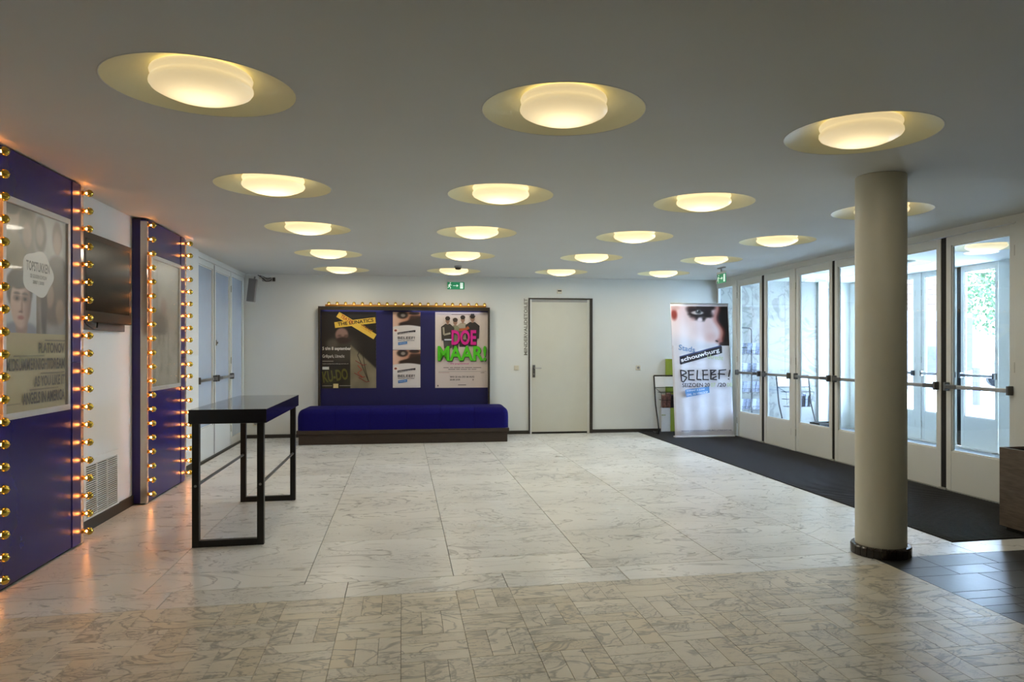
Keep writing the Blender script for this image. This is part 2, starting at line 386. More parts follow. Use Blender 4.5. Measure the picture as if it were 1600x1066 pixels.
def lamp(x,y,label,lit=True,group='round recessed ceiling lamps'):
    t=thing('ceiling_lamp',label,'lamp',(x,y,HC),group=group)
    if lit: lo=lamplight(x,y); lo.parent=t; lo.location=(0,0,-.06)
    if not meshes:
        a=MB().lathe(rimp,seg=48).build('reflector_dish',dishm,t,smooth=True); meshes['d']=a.data
        b=MB().lathe(drum,seg=40).build('glass_shade',lampg,t,smooth=True); meshes['g']=b.data
        c=MB().lathe([(RR+.004,.0),(RR+.003,-.0015),(RR-.001,-.0015),(RR-.003,.001)],seg=48).build('rim_ring',ceilm,t,smooth=True); meshes['r']=c.data
        of=b.data.copy(); of.materials.clear(); of.materials.append(mat('unlit lamp glass','B9BDBE',.4)); meshes['o']=of; of=b.data.copy(); of.materials.clear(); of.materials.append(lampg2); meshes['h']=of
    else:
        inst(meshes['d'],'reflector_dish',t,(0,0,0)); inst((meshes['g'] if y<4 else meshes['h']) if lit else meshes['o'],'glass_shade',t,(0,0,0)); inst(meshes['r'],'rim_ring',t,(0,0,0))
def lamplight(x,y):  # the rows nearest the viewer burn dimmer, as in the photograph
    li=bpy.data.lights.new('lamp_light','AREA'); li.shape='DISK'; li.size=.34; li.energy=LAMP_W*(.42 if y<4 else .85 if y<6 else 1.15); li.color=(1,.92,.75)
    o=link(bpy.data.objects.new('lamp_light',li)); o.location=(x,y,HC-.06); return o
rown=['nearest row','second row','third row','fourth row','row nearest the back wall']
coln=['leftmost','second from left','third from left','rightmost']
idx=[(0,0),(1,0),(2,0)]+[(i,j) for j in range(1,5) for i in range(4)]
for (i,j),(x,y) in zip(idx,LP):
    cn=coln[i] if not(j==0 and i==2) else 'rightmost'
    if j==0 and i==1: cn='middle'
    extra=' half hidden behind the column' if (i,j)==(3,1) else ''
    lamp(x,y,'round lit ceiling lamp, %s lamp of the %s%s'%(cn,rown[j],extra))
for (x,y,l),d in zip(VL,('lit round lamp on the porch ceiling nearest the viewer','unlit round lamp in the middle of the porch ceiling','lit round lamp on the porch ceiling before the marble wall')):
    lamp(x,y,d,bool(l),'round lamps of the entrance porch')
# ------------------------------------------------------------ walls
wb=MB(); wb.box(-2.7,5.35,0,.15,-.02,HC+.02)
o=struct('wall_back',wb,white,'white back wall with display case and toilet door'); o.location=BP; o.rotation_euler=(0,0,BR)
struct('wall_left',MB().box(-2.5,-2.31,-3,8.98,0,HC+.02),white,'white left wall behind the blue poster panels')
struct('wall_left_rear',MB().box(-2.6,-2.46,8.98,11.9,0,HC+.02),white,'white wall behind the pale blue glazed doors')
struct('wall_front',MB().box(-2.5,XR+.2,-3.15,-3,0,HC+.02),white,'white wall behind the viewpoint')
struct('wall_right_near',MB().box(XR-.02,XR+.12,-3,5.2,0,HC+.02),white,'white wall right of the glass doors')
struct('wall_right',MB().box(XR-.01,XR+.09,5.2,11.4,2.435,HC+.02),frame,'white header strip above the inner glass doors')
struct('wall_porch_near',MB().box(XR+.12,XO+.1,4.98,5.1,0,HC+.02),white,'grey white near end wall of the porch')
struct('wall_porch_outer',MB().box(XO-.02,XO+.12,5.0,8.12,0,HC+.02),white,'plain outer wall of the porch beside the street doors')
struct('wall_porch_header',MB().box(XO-.01,XO+.09,8.1,11.3,2.50,HC+.3),frame,'white header strip above the street doors')
mw=thing('wall_marble','veined grey marble cladding at the far end of the porch','wall',kind='structure')
MB().box(XR+.06,XO+.1,11.31,11.45,0,HC+.02).build('wall_core',white,mw)
xx=[XR+.06,5.75,6.35,6.95]
for a,b in zip(xx,xx[1:]):
    for z0,z1 in ((0,.86),(.86,1.72),(1.72,HC)):
        p=MB().box(-(b-a)/2+.001,(b-a)/2-.001,-.03,0,-(z1-z0)/2+.001,(z1-z0)/2-.001)
        q=p.build('marble_panel',mwall,mw,loc=((a+b)/2,11.31,(z0+z1)/2))
struct('trim_1',MB().box(6.95,7.12,11.24,11.31,0,HC).box(7.24,7.3,11.2,11.31,0,HC),frame,'white vertical frame posts right of the porch marble','trim')
struct('trim_2',MB().box(7.12,7.24,11.27,11.31,0,2.4),grey,'grey vertical strip between white posts at the porch corner','trim')
# baseboards
struct('baseboard_left',MB().box(-2.31,-2.295,-3,8.9,0,.085),basebd,'dark baseboard under the recess wall','baseboard')
o=struct('baseboard_back',MB().box(-2.35,1.985,-.014,0,0,.055).box(3.03,5.2,-.014,0,0,.055),basebd,'dark baseboard along the back wall','baseboard'); o.location=BP; o.rotation_euler=(0,0,BR)
# ceiling cove line at back and dark ceiling shadow gap
o=struct('trim_3',MB().box(-2.3,5.1,-.012,0,HC-.014,HC-.001),white,'thin white strip where back wall meets ceiling','trim'); o.location=BP; o.rotation_euler=(0,0,BR)
# ------------------------------------------------------------ glass doors
DN=[0]
def leaf(X,y0,y1,label,sgn=-1,ztop=2.43,zg0=.385,zg1=2.345,zb=1.0,sw=.062,pane=None,bar=True,meet=1,lower=None,hinge=0):
    """door leaf in plane X, sgn=-1 faces -X (room side)"""
    DN[0]+=1
    t=thing('door_%d'%DN[0],label,'door',(X,(y0+y1)/2,0),kind='structure')
    h=(y1-y0)/2; th=.045
    def bx(m,a,b,c,d,e,f,bev=0):
        A,B=sorted((-sgn*a,-sgn*b)); m.box(A,B,c,d,e,f,bev); return m
    for s in (-1,1):
        ya,yb=sorted((s*h,s*(h-sw))); bx(MB(),0,th,ya,yb,.012,ztop,.003).build('stile',frame,t)
    bx(MB(),0,th,-h+sw,h-sw,zg1,ztop,.003).build('top_rail',frame,t)
    bx(MB(),.002,th,-h+sw,h-sw,.012,zg0,.003).build('kick_panel',frame,t)
    m=MB()
    for s in (-1,1):
        ya,yb=sorted((s*(h-sw),s*(h-sw-.012))); bx(m,.012,.03,ya,yb,zg0,zg1)
    bx(m,.012,.03,-h+sw,h-sw,zg0,zg0+.012); bx(m,.012,.03,-h+sw,h-sw,zg1-.012,zg1)
    m.build('glazing_bead',frame,t)
    bx(MB(),.018,.024,-h+sw+.012,h-sw-.012,zg0+.012,zg1-.012).build('glass_pane',pane or glass,t)
    if bar:
        zr=zb
        b=MB(); X0=sgn*.05
        A,B=sorted((sgn*.035,sgn*.05)); b.box(A,B,-h+.035,h-.035,zr-.018,zr+.018,.006); bo=b.build('push_bar',chrome,t,smooth=True,wn=True)
        for s in (-1,1):
            bk=MB(); ya,yb=sorted((s*(h-.016),s*(h-.052))); A,B=sorted((0,sgn*.054)); bk.box(A,B,ya+.004,yb-.004,zr-.04,zr+.04,.005); bk.build('bar_bracket',dchrome,bo)
        # raised latch sleeve
        b=MB(); ya,yb=sorted((meet*(h*.55),meet*(h-.05))); A,B=sorted((sgn*.032,sgn*.056)); b.box(A,B,ya,yb,zr-.02,zr+.02,.004).build('latch_sleeve',dchrome,bo)
    for z in (.25,1.2,2.2):
        m=MB(); s=-meet; m.tube([(sgn*.006,s*(h+.001),z-.045),(sgn*.006,s*(h+.001),z+.045)],.007,6); m.build('hinge',alu,t)
    return t
def post(n,X,y0,y1,label,z1=2.44,x0=-.012,x1=.08,m=None): return struct(n,MB().box(X+x0,X+x1,y0,y1,0,z1,.002),m or frame,label,'trim')
inn=[(9.775,10.55,-1,'inner glass door beside the standing banner, first from the back wall'),(8.94,9.70,1,'second inner glass door from the back wall, porch table seen behind it'),
 (8.01,8.83,-1,'third inner glass door from the back wall, dark crate seen behind it'),(7.13,7.955,1,'inner glass door just left of the cream column'),
 (6.19,7.02,-1,'inner glass door just right of the cream column'),(5.315,6.12,1,'inner glass door nearest the viewer beside the wooden box')]
for y0,y1,mt,lb in inn: leaf(XR,y0,y1,lb,meet=mt)
post('trim_4',XR,10.56,10.70,'white frame post beside the banner'); post('trim_5',XR,8.835,8.935,'white frame post between first and second pair of inner doors')
post('trim_6',XR,7.025,7.125,'white frame post behind the column'); post('trim_7',XR,5.19,5.31,'white frame post at the near end of the inner doors')
for k,(a,b) in enumerate(((9.70,9.775),(7.955,8.01),(6.12,6.19))):
    struct('trim_%d'%(8+k),MB().box(XR+.008,XR+.05,a,b,.02,2.43),rubber,['black seal between the first pair of inner doors','black seal between the inner doors left of the column','black seal between the two nearest inner doors'][k],'seal')
    struct('trim_%d'%(11+k),MB().box(XR-.02,XR+.05,a-.01,b+.01,.0,.022),alu,['metal floor stop of the first pair of inner doors','metal floor stop of the inner doors left of the column','metal floor stop of the two nearest inner doors'][k],'door stop')
struct('trim_14',MB().box(XR-.02,XR-.01,5.3,10.6,2.432,2.441),frame,'thin projecting strip above the inner doors','trim')
# side light between last post and back wall
sl=thing('window_1','narrow fixed glass side panel behind the standing banner','window',(XR,10.95,0),kind='structure')
MB().box(0,.045,-.25,.36,0,.1).box(0,.045,-.25,.36,2.36,2.44).box(0,.045,.30,.36,.1,2.36).build('frame',frame,sl)
MB().box(.018,.024,-.25,.30,.1,2.36).build('glass_pane',glass,sl)
out=[(8.147,8.79,-1,'street door nearest the viewer, tree seen through it'),(8.865,9.56,1,'second street door from the viewer, pale brick seen through it'),
 (9.69,10.38,-1,'third street door from the viewer behind the inner doors'),(10.45,11.13,1,'street door hidden behind the cream column')]
for y0,y1,mt,lb in out: leaf(XO,y0,y1,lb,ztop=2.50,zg0=.43,zg1=2.43,meet=-mt,sw=.055)
post('trim_15',XO,9.565,9.685,'white frame post between the two pairs of street doors',2.5)
post('trim_16',XO,11.14,11.31,'white frame post at the far corner of the street doors',2.5)
struct('trim_17',MB().box(XO+.008,XO+.05,8.79,8.865,.02,2.5),rubber,'black seal between the nearest street doors','seal')
struct('trim_18',MB().box(XO+.008,XO+.05,10.38,10.45,.02,2.5),rubber,'black seal between the far street doors','seal')
struct('threshold',MB().box(XO-.12,XO-.02,8.12,11.2,0,.02,.004),alu,'raised metal threshold of the street doors','threshold')
struct('porch_floor',MB().box(XR+.06,XO-.12,5.1,11.3,-.005,.004),mat('porch floor matting','6E7478',.45,var=.2,scale=30),'grey floor of the entrance porch','floor')
struct('doorstep',MB().box(XR-.005,XR+.06,5.2,11.3,-.004,.008),alu,'metal strip under the inner glass doors','threshold')
# left glazed doors
XL=-2.36
leaf(XL,9.03,9.89,'pale blue glazed door on the left beside the far poster panel',1,ztop=2.44,zg0=.40,zg1=2.37,pane=blupane,zb=.985,meet=1,sw=.05)
leaf(XL,9.93,10.80,'pale blue glazed door on the left nearer the back wall',1,ztop=2.44,zg0=.40,zg1=2.37,pane=blupane,zb=.985,meet=-1,sw=.05)
sl=thing('window_2','fixed pale blue glass panel in the back left corner','window',(XL,11.25,0),kind='structure')
MB().box(-.045,0,-.43,-.36,0,2.44).box(-.045,0,.32,.42,0,2.44).box(-.045,0,-.36,.32,2.38,2.44).box(-.045,0,-.36,.32,0,.12).build('frame',frame,sl)
MB().box(-.024,-.018,-.36,.32,.12,2.38).build('glass_pane',blupane,sl)
post('trim_19',XL,8.98,9.025,'white frame post left of the pale blue doors',2.44,-.07,.02)
struct('trim_20',MB().box(XL-.1,XL+.02,8.98,11.68,2.44,HC+.01),frame,'white header above the pale blue doors','trim')
struct('trim_21',MB().box(XL-.02,XL-.004,9.89,9.93,.02,2.43),rubber,'dark joint between the pale blue doors','seal')
struct('trim_22',MB().box(XL-.03,XL+.03,8.98,11.6,0,.012),basebd,'dark floor strip under the pale blue doors','threshold')
# small lock plate on second pale blue door
lk=thing('door_lock','small grey lock plate on the left glazed door','lock',(XL,10.0,1.44))
MB().box(0,.012,-.025,.025,-.035,.035,.003).build('plate',grey,lk); MB().lathe([(.012,.012),(.012,.022),(0,.024)],axis='x',seg=12).build('cylinder',dchrome,lk)
# ------------------------------------------------------------ column
col=thing('column','round cream painted column with dark tiled base','column',(3.125,4.32,0),kind='structure')
MB().lathe([(.159,0),(.159,HC-.004),(.155,HC)],seg=64).build('shaft',colm,col,smooth=True,wn=True)
MB().lathe([(.172,0),(.172,.05),(.159,.062)],seg=64).build('base_core',mat('base joint','9A958A',.7),col,smooth=True,wn=True)
NT=26
tm=None
for k in range(NT):
    a0=2*math.pi*k/NT+.012; a1=2*math.pi*(k+1)/NT-.012
    if tm is None:
        d=(a1-a0)/2; m=MB(); pr=[]
        for r,z in ((.172,.002),(.187,.002),(.188,.056),(.182,.064),(.16,.066)):
            pr.append([m.bm.verts.new((r*math.cos(t),r*math.sin(t),z)) for t in (-d,-d/3,d/3,d)])
        for u,v in zip(pr,pr[1:]):
            for i in range(3): m.bm.faces.new((u[i],u[i+1],v[i+1],v[i]))
        for i in (0,3): m.bm.faces.new([p[i] for p in pr])
        o=m.build('base_tile',btile,col); tm=o.data
    else: o=inst(tm,'base_tile',col,(0,0,0))
    o.rotation_euler=(0,0,(a0+a1)/2)
# ------------------------------------------------------------ blue poster panels on the left
XP=-2.19
bulbm={}
fil2=mat('dim filament','FFB070',.5,emit='FFA860',es=BULB_E*.14)
def bulb(parent,loc,axis):
    """golf bulb with gold mirrored crown; local +X is the tip"""
    if not bulbm:
        g=MB().lathe([(.012,.006),(.014,.014),(.020,.022),(.0245,.030),(.026,.040),(.0257,.043)],axis='x',seg=16).build('bulb',clear,parent,smooth=True)
        c=MB().lathe([(.0262,.041),(.0262,.045),(.024,.054),(.018,.0625),(.009,.067),(.004,.0685),(.003,.072),(0,.0725)],axis='x',seg=16).build('gold_crown',gold,g,smooth=True)
        s=MB().lathe([(0,.0),(.017,.0),(.017,.006),(.0135,.010),(.0135,.016),(0,.017)],axis='x',seg=12).build('socket',brass,g,smooth=True)
        f=MB().lathe([(0,.019),(.004,.021),(.0075,.027),(.0075,.031),(.004,.037),(0,.038)],axis='x',seg=8).build('filament',fil,g,smooth=True)
        bulbm.update(g=g.data,c=c.data,s=s.data,f=f.data); o=g
    else:
        o=inst(bulbm['g'],'bulb',parent,(0,0,0))
        if axis=='z' and 'f2' not in bulbm:
            d=bulbm['f'].copy(); d.materials.clear(); d.materials.append(fil2); bulbm['f2']=d
        for k,n in (('c','gold_crown'),('s','socket'),('f2' if axis=='z' else 'f','filament')): inst(bulbm[k],n,o,(0,0,0))
    o.location=loc
    if axis=='z': o.rotation_euler=(0,-math.pi/2,0)
    return o
polish=mat('polished white edge strip','C9C6BF',.12,metal=.55,var=.01)
def panel(y0,y1,label,py0,py1,pz0,pz1,draw):
    t=thing('poster_panel',label,'panel',(XP,y0,0)); L=y1-y0; d=.12
    MB().box(-d+.002,-.012,.0,L-.03,.012,HC-.01,.002).build('panel_board',blue,t)
    MB().box(-.0125,0,.025,L-.14,.02,HC-.012,.001).build('front_sheet',blue,t)
    for a,b in ((.015,1.265),(1.269,HC-.012)):
        MB().box(-.09,.005,L-.14,L-.012,a,b,.002).build('edge_post',bluepost,t)
    MB().box(-.025,.006,L-.012,L+.03,.01,HC-.02,.001).build('bulb_strip',polish,t)
    MB().box(-.118,-.05,-.006,.0,.012,HC-.012,.001).build('end_board',bluepost,t)
    MB().box(-.05,.004,-.012,.025,.012,HC-.03,.001).build('bulb_strip',polish,t)
    MB().box(-.11,-.02,.01,L-.02,0,.014).build('plinth',black,t)
    for zz in range(20):
        z=.09+zz*(2.44-.09)/19
        bulb(t,(.004,.004,z),'x'); bulb(t,(.006,L+.01,z),'x')
    # poster frame
    a,b=py0-y0,py1-y0; w=.035
    fr=MB().box(0,.02,a,b,pz1-w,pz1,.002).box(0,.02,a,b,pz0,pz0+w,.002).box(0,.02,a,a+w,pz0+w,pz1-w,.002).box(0,.02,b-w,b,pz0+w,pz1-w,.002).build('poster_frame',alu,t)
    MB().box(.010,.0125,a+w,b-w,pz0+w,pz1-w).build('cover_sheet',pglass,fr)
    P=Print(); draw(P,b-a-2*w,pz1-pz0-2*w); P.build('poster',posterg,fr,(.001,a+w,pz0+w),(0,1,0),(0,0,1))
    return t
def port(P,x,y,s,hair,skin,cloth_,lay=None):
    P.ell(x,y-1.5*s,1.25*s,.95*s,cloth_); P.rect(x-.22*s,y-.95*s,.44*s,.5*s,skin)
    P.ell(x,y+.12*s,.62*s,.78*s,hair); P.ell(x,y-.05*s,.5*s,.68*s,skin)
    P.ell(x,y+.5*s,.5*s,.25*s,hair)
    for k in (-1,1): P.ell(x+k*.19*s,y+.04*s,.1*s,.045*s,'2A201B'); P.line([(x+k*.08*s,y+.15*s),(x+k*.3*s,y+.17*s)],.04*s,'3A2A22')
    P.line([(x+.02*s,y+.02*s),(x+.06*s,y-.2*s),(x-.03*s,y-.22*s)],.035*s,'9A7565'); P.ell(x,y-.37*s,.15*s,.045*s,'9A5A50')
def faceras(u,v,bg,hair,skin,tilt=0):
    """one large portrait as a tone field over a unit square"""
    c=bg
    c=mixc(c,H('7F8894'),blob(u,v,.5,-.02,.55,.2,.2))
    c=mixc(c,mixc(skin,(0,0,0),.25),blob(u,v,.52,.12,.17,.28,.2))
    c=mixc(c,hair,blob(u,v,.47,.66,.37,.34,.12))
    k=blob(u,v,.5,.46,.29,.39,.1,tilt); f=mixc(skin,mixc(skin,(.2,.1,.08),.5),sm(u,.5,.85)); c=mixc(c,f,k)
    c=mixc(c,hair,blob(u,v,.42+.05*math.sin(9*u),.80,.33,.13,.2))
    for e in (.39,.62):
        c=mixc(c,mixc(skin,(.1,.05,.05),.5),.8*blob(u,v,e,.53,.1,.055,.5)); c=mixc(c,(.12,.1,.1),blob(u,v,e,.525,.035,.022,.4)); c=mixc(c,hair,.85*blob(u,v,e,.605,.095,.017,.4))
    c=mixc(c,mixc(skin,(.25,.1,.05),.6),.6*blob(u,v,.53,.40,.025,.11,.6)); c=mixc(c,(.3,.18,.15),.7*blob(u,v,.50,.325,.06,.018,.5))
    c=mixc(c,H('9A5550'),.9*blob(u,v,.5,.235,.09,.03,.4))
    return c
def draw1(P,w,h):
    P.rect(0,0,w,h,'AFA37A')
    y=.385*h
    def f(u,v):
        c=mixc(H('6F6858'),H('A9A8A2'),sm(u,.42,.55)*sm(v,.45,.55)); c=mixc(c,H('8F8E88'),sm(u,.5,.6)*(1-sm(v,.42,.5)))
        if u<.5 and v<.5: 
            return faceras(u/.5*.95+.02,v/.52,H('B9BEC0'),H('4A4239'),H('C6A692'))
        c=mixc(c,H('6E6544'),blob(u,v,.12,.68,.22,.24,.2)); c=mixc(c,H('8D7A66'),blob(u,v,.14,.9,.09,.12,.2)); c=mixc(c,H('3D3830'),blob(u,v,.10,.99,.13,.07,.2))
        c=mixc(c,H('4A443B'),blob(u,v,.34,.84,.12,.16,.2)); c=mixc(c,H('8A7260'),blob(u,v,.35,.79,.07,.1,.25))
        c=mixc(c,H('4B463F'),blob(u,v,.56,.83,.10,.15,.2)); c=mixc(c,H('8C7E70'),blob(u,v,.55,.83,.06,.09,.25))
        c=mixc(c,H('6A564A'),blob(u,v,.85,.84,.09,.14,.2)); c=mixc(c,H('9A7F6C'),blob(u,v,.85,.80,.07,.1,.25)); c=mixc(c,H('4A433C'),blob(u,v,.86,.55,.18,.14,.2))
        c=mixc(c,H('57483C'),blob(u,v,.78,.3,.22,.22,.2)); c=mixc(c,H('94806A'),blob(u,v,.72,.33,.07,.1,.3)); c=mixc(c,H('8F795F'),blob(u,v,.9,.2,.08,.11,.3))
        c=mixc(c,H('3E3A35'),blob(u,v,.62,.25,.05,.3,.3))
        k=.06*nz2(u,v,9,2); return tuple(max(0,x+k) for x in c)
    P.raster(0,y,w,h-y,70,90,f)
    # cloud shaped title plate
    pts=[]
    for k in range(40):
        t=2*math.pi*k/40; r=1+.07*math.cos(5*t)
        pts.append((.52*w+.25*w*r*math.cos(t),.69*h+.115*h*r*math.sin(t)))
    P.poly(pts,'D3D0C6'); 
    P.text('TOPSTUKKEN',.33*w,.70*h,.38*w,.05*h,'4A463F',.02); P.text('DE GOUDEN SCHOUW',.39*w,.665*h,.27*w,.02*h,'5A564F',.02); P.text('2007 | 2008',.43*w,.632*h,.18*w,.022*h,'5A564F',.02)
    for tx,x,yy,ww,hh in (('PLATONOV',.52,.285,.45,.055),('MIDSUMMERNIGHTDREAM',.03,.20,.94,.06),('AS YOU LIKE IT',.44,.115,.53,.055),('ANGELS IN AMERICA',.26,.03,.70,.06)):
        P.text(tx,x*w,yy*h,ww*w,hh*h,'4C4436',.03); P.rect((x+.1)*w,(yy+hh+.008)*h,min(.6,ww)*w*.8,.008*h,'7A7056')
    P.text('stadsschouwburg',.02*w,.035*h,.2*w,.012*h,'3B352A')
def draw2(P,w,h):
    def f(u,v):
        c=mixc(H('8F8C80'),H('A7A496'),sm(u,.1,.5)); c=mixc(c,H('77736A'),.6*(abs(u-.22)<.02)*(v>.55))
        c=mixc(c,H('5E5A52'),blob(u,v,.33,.48,.25,.12,.5)); c=mixc(c,H('8A6A62'),.7*blob(u,v,.45,.64,.1,.07,.5)); c=mixc(c,H('B0AB9A'),sm(.43-v,0,.03))
        k=.16*max(0,nz2(u,v,12,5))*(v<.45); c=tuple(max(0,x-k) for x in c)
        return tuple(max(0,x+.05*nz2(u,v,5,1)) for x in c)
    P.raster(0,0,w,h,50,70,f)
panel(4.462,5.55,'large glossy blue panel at the left edge with season poster and gold bulb columns','panel' and 4.512,5.345,.955,2.22,draw1)
panel(6.88,8.00,'smaller looking blue panel farther back on the left with faded poster and bulb columns',6.93,7.80,.985,2.195,draw2)
# tv in the recess
tv=thing('television','dark flat television on the white wall between the two blue panels','television',(-2.31,6.12,1.87))
MB().box(.035,.085,-.46,.50,-.315,.335,.008).build('bezel',tvb,tv)
MB().box(.0851,.0865,-.40,.44,-.235,.285).build('screen',tvs,tv)
MB().box(.0,.036,-.50,.49,-.37,.30,.004).build('mounting_box',mat('tv mount','4B4A45',.5),tv)
MB().tube([(.09-.02,-.38,-.31),(.08,-.36,-.34),(.085,-.28,-.366),(.085,-.2,-.36),(.075,-.16,-.31)],.007,6).build('cable',black,tv,smooth=True)
# ventilation grille
gr=thing('ventilation_grille','white louvred ventilation grille low on the wall between the blue panels','grille',(-2.31,6.22,.055))
W_=.68
MB().box(0,.01,-W_/2,W_/2,0,.045).box(0,.01,-W_/2,W_/2,.435,.48).box(0,.01,-W_/2,-W_/2+.04,.045,.435).box(0,.01,W_/2-.04,W_/2,.045,.435).box(0,.01,-.105,-.095,.045,.435).box(0,.01,.095,.105,.045,.435).build('grille_frame',white,gr)
sm_=None
for i in range(24):
    z=.05+i*.0162
    if sm_ is None:
        o=MB().prism([(0,-W_/2+.04,0),(.009,-W_/2+.04,-.0035),(.009,-W_/2+.04,.0005),(0,-W_/2+.04,.0035)],(0,W_-.08,0)).build('louvre_slat',white,gr); sm_=o.data
    else: o=inst(sm_,'louvre_slat',gr,(0,0,0))
    o.location=(0,0,z+.006)
MB().box(.0002,.001,-W_/2+.04,W_/2-.04,.045,.435).build('dark_backing',mat('grille dark','2B2A28',.8),gr)
# ------------------------------------------------------------ high table
tb=thing('bar_table','tall narrow black table with glossy top in front of the left panels','table',(-1.175,6.09,0))
MB().box(-.255,.25,-.79,.80,.845,.942,.002).build('tabletop',tabtop,tb)
for yy,n in ((-.755,0),(.755,1)):
    fr=MB(); a=.0225
    fr.box(-.235,-.19,yy-a,yy+a,0,.845,.002).box(.185,.23,yy-a,yy+a,0,.845,.002).box(-.19,.185,yy-a,yy+a,0,.045,.002)
    fo=fr.build('leg_frame',blackw,tb)
    for xx_ in (-.2125,.2075): MB().lathe([(.009,0),(.009,-.003 if n==0 else .003),(0,-.0035 if n==0 else .0035)],(xx_,yy+(-a if n==0 else a),.42),'y',12).build('bolt_cap',chrome,fo)
for xx_ in (-.2125,.2075): MB().tube([(xx_,-.735,.42),(xx_,.735,.42)],.011,8).build('crossbar',dchrome,tb,smooth=True,wn=True)
# ------------------------------------------------------------ bench
bn=bthing('upholstered_bench','long dark blue upholstered bench on a brown wooden plinth below the posters','bench',.08,.95)
# local: x -1.48..1.5 ; y 0..+ (towards wall)
MB().box(-1.478,1.482,.02,.78,0,.15,.004).build('plinth',wood,bn)
MB().box(-1.503,1.505,-.01,.82,.15,.205,.004).build('ledge',wood,bn)
edges=[-1.5,-.98,-.49,.01,.505,1.0,1.5]
for i,(a,b) in enumerate(zip(edges,edges[1:])):
    m=MB(); r=.09; prof=[]
    N=6
    yf,yb,z0,z1=.0,.74,.205,.507
    prof=[(yf,z0),(yf,z1-r)]+[(yf+r-r*math.cos(t*math.pi/2/N),z1-r+r*math.sin(t*math.pi/2/N)) for t in range(1,N+1)]+[(yb-r+r*math.sin(t*math.pi/2/N),z1-r+r*math.cos(t*math.pi/2/N)) for t in range(0,N+1)]+[(yb,z0)]
    xs_=[]
    cy,cz=(yf+yb)/2,z0
    def xsec(x,inset):
        return [m.bm.verts.new((x,cy+(y-cy)*(1-inset/.37) ,cz+(z-cz)*(1-inset/.30))) for y,z in prof]
    secs=[]
    endL=.10 if i==0 else .008; endR=.10 if i==5 else .008
    for t in range(N+1):
        a_=t*math.pi/2/N; secs.append((a+endL*(1-math.sin(a_)),endL*(1-math.cos(math.pi/2-a_)) if i else endL*(1-math.sin(a_))**1.0*0+endL*(1-math.cos(math.pi/2-a_)) ))
    secs=[(a+endL*(1-math.cos(t*math.pi/2/N)),endL*(1-math.sin(t*math.pi/2/N))) for t in range(N+1)]+[(b-endR*(1-math.cos((N-t)*math.pi/2/N)),endR*(1-math.sin((N-t)*math.pi/2/N))) for t in range(N+1)]
    rings=[xsec(x,ins) for x,ins in secs]
    for u,v in zip(rings,rings[1:]):
        for k in range(len(u)-1): m.bm.faces.new((u[k],u[k+1],v[k+1],v[k]))
    m.bm.faces.new(rings[0]); m.bm.faces.new(rings[-1])
    m.build('seat_cushion',cloth,bn,smooth=True,wn=True)
# ------------------------------------------------------------ display case on the back wall
dc=bthing('display_case','blue wall case with dark frame and a row of gold bulbs, above the bench','display case',.05)
x0,x1,z0,z1=-1.31,1.31,.30,2.015
MB().box(x0,x1,-.03,-.002,z0,z1).build('case_back',bluecase,dc)
f=.028
for nme,b_ in (('frame_top',(x0,x1,-.12,0,z1-f,z1)),('frame_side',(x0,x0+f,-.12,0,z0,z1-f)),('frame_side',(x1-f,x1,-.12,0,z0,z1-f)),('frame_bottom',(x0,x1,-.12,0,z0-f,z0))):
    MB().box(*b_,.002).build(nme,mat('dark bronze frame','3A342C',.45,metal=.3),dc)
tube=mat('fluorescent tube','EEEAFF',.5,emit='DDE0FF',es=5)
for a,b in ((x0+.08,-.35),(.1,x1-.15)):
    MB().tube([(a,-.075,z1-f-.014),(b,-.075,z1-f-.014)],.008,8).build('tube_lamp',tube,dc,smooth=True)
MB().box(x0+.03,x1-.03,-.116,-.108,z1-f-.03,z1-f).build('tube_screen',mat('dark bronze frame'),dc)
MB().box(x0+.1,x1-.06,-.085,-.03,z1,z1+.008).box(x0+.1,x1-.06,-.09,-.085,z1,z1+.03).build('bulb_rail',brass,dc)
for i in range(20): bulb(dc,(-1.16+i*2.39/19,-.057,z1+.004),'z')
def pposter(name,label,s0,s1,z0,z1,draw,off=.031,**k):
    w=s1-s0; h=z1-z0
    t=bthing(name,label,'poster',(s0+s1)/2,off,z0,**k)
    MB().box(-w/2,w/2,-.002,.0,0,h).build('paper',mat('poster paper','D8D2C8',.5),t)
    P=Print(); draw(P,w,h); P.build('print',poster,t,(-w/2,-.0021,0),(1,0,0),(0,0,1))
    return t
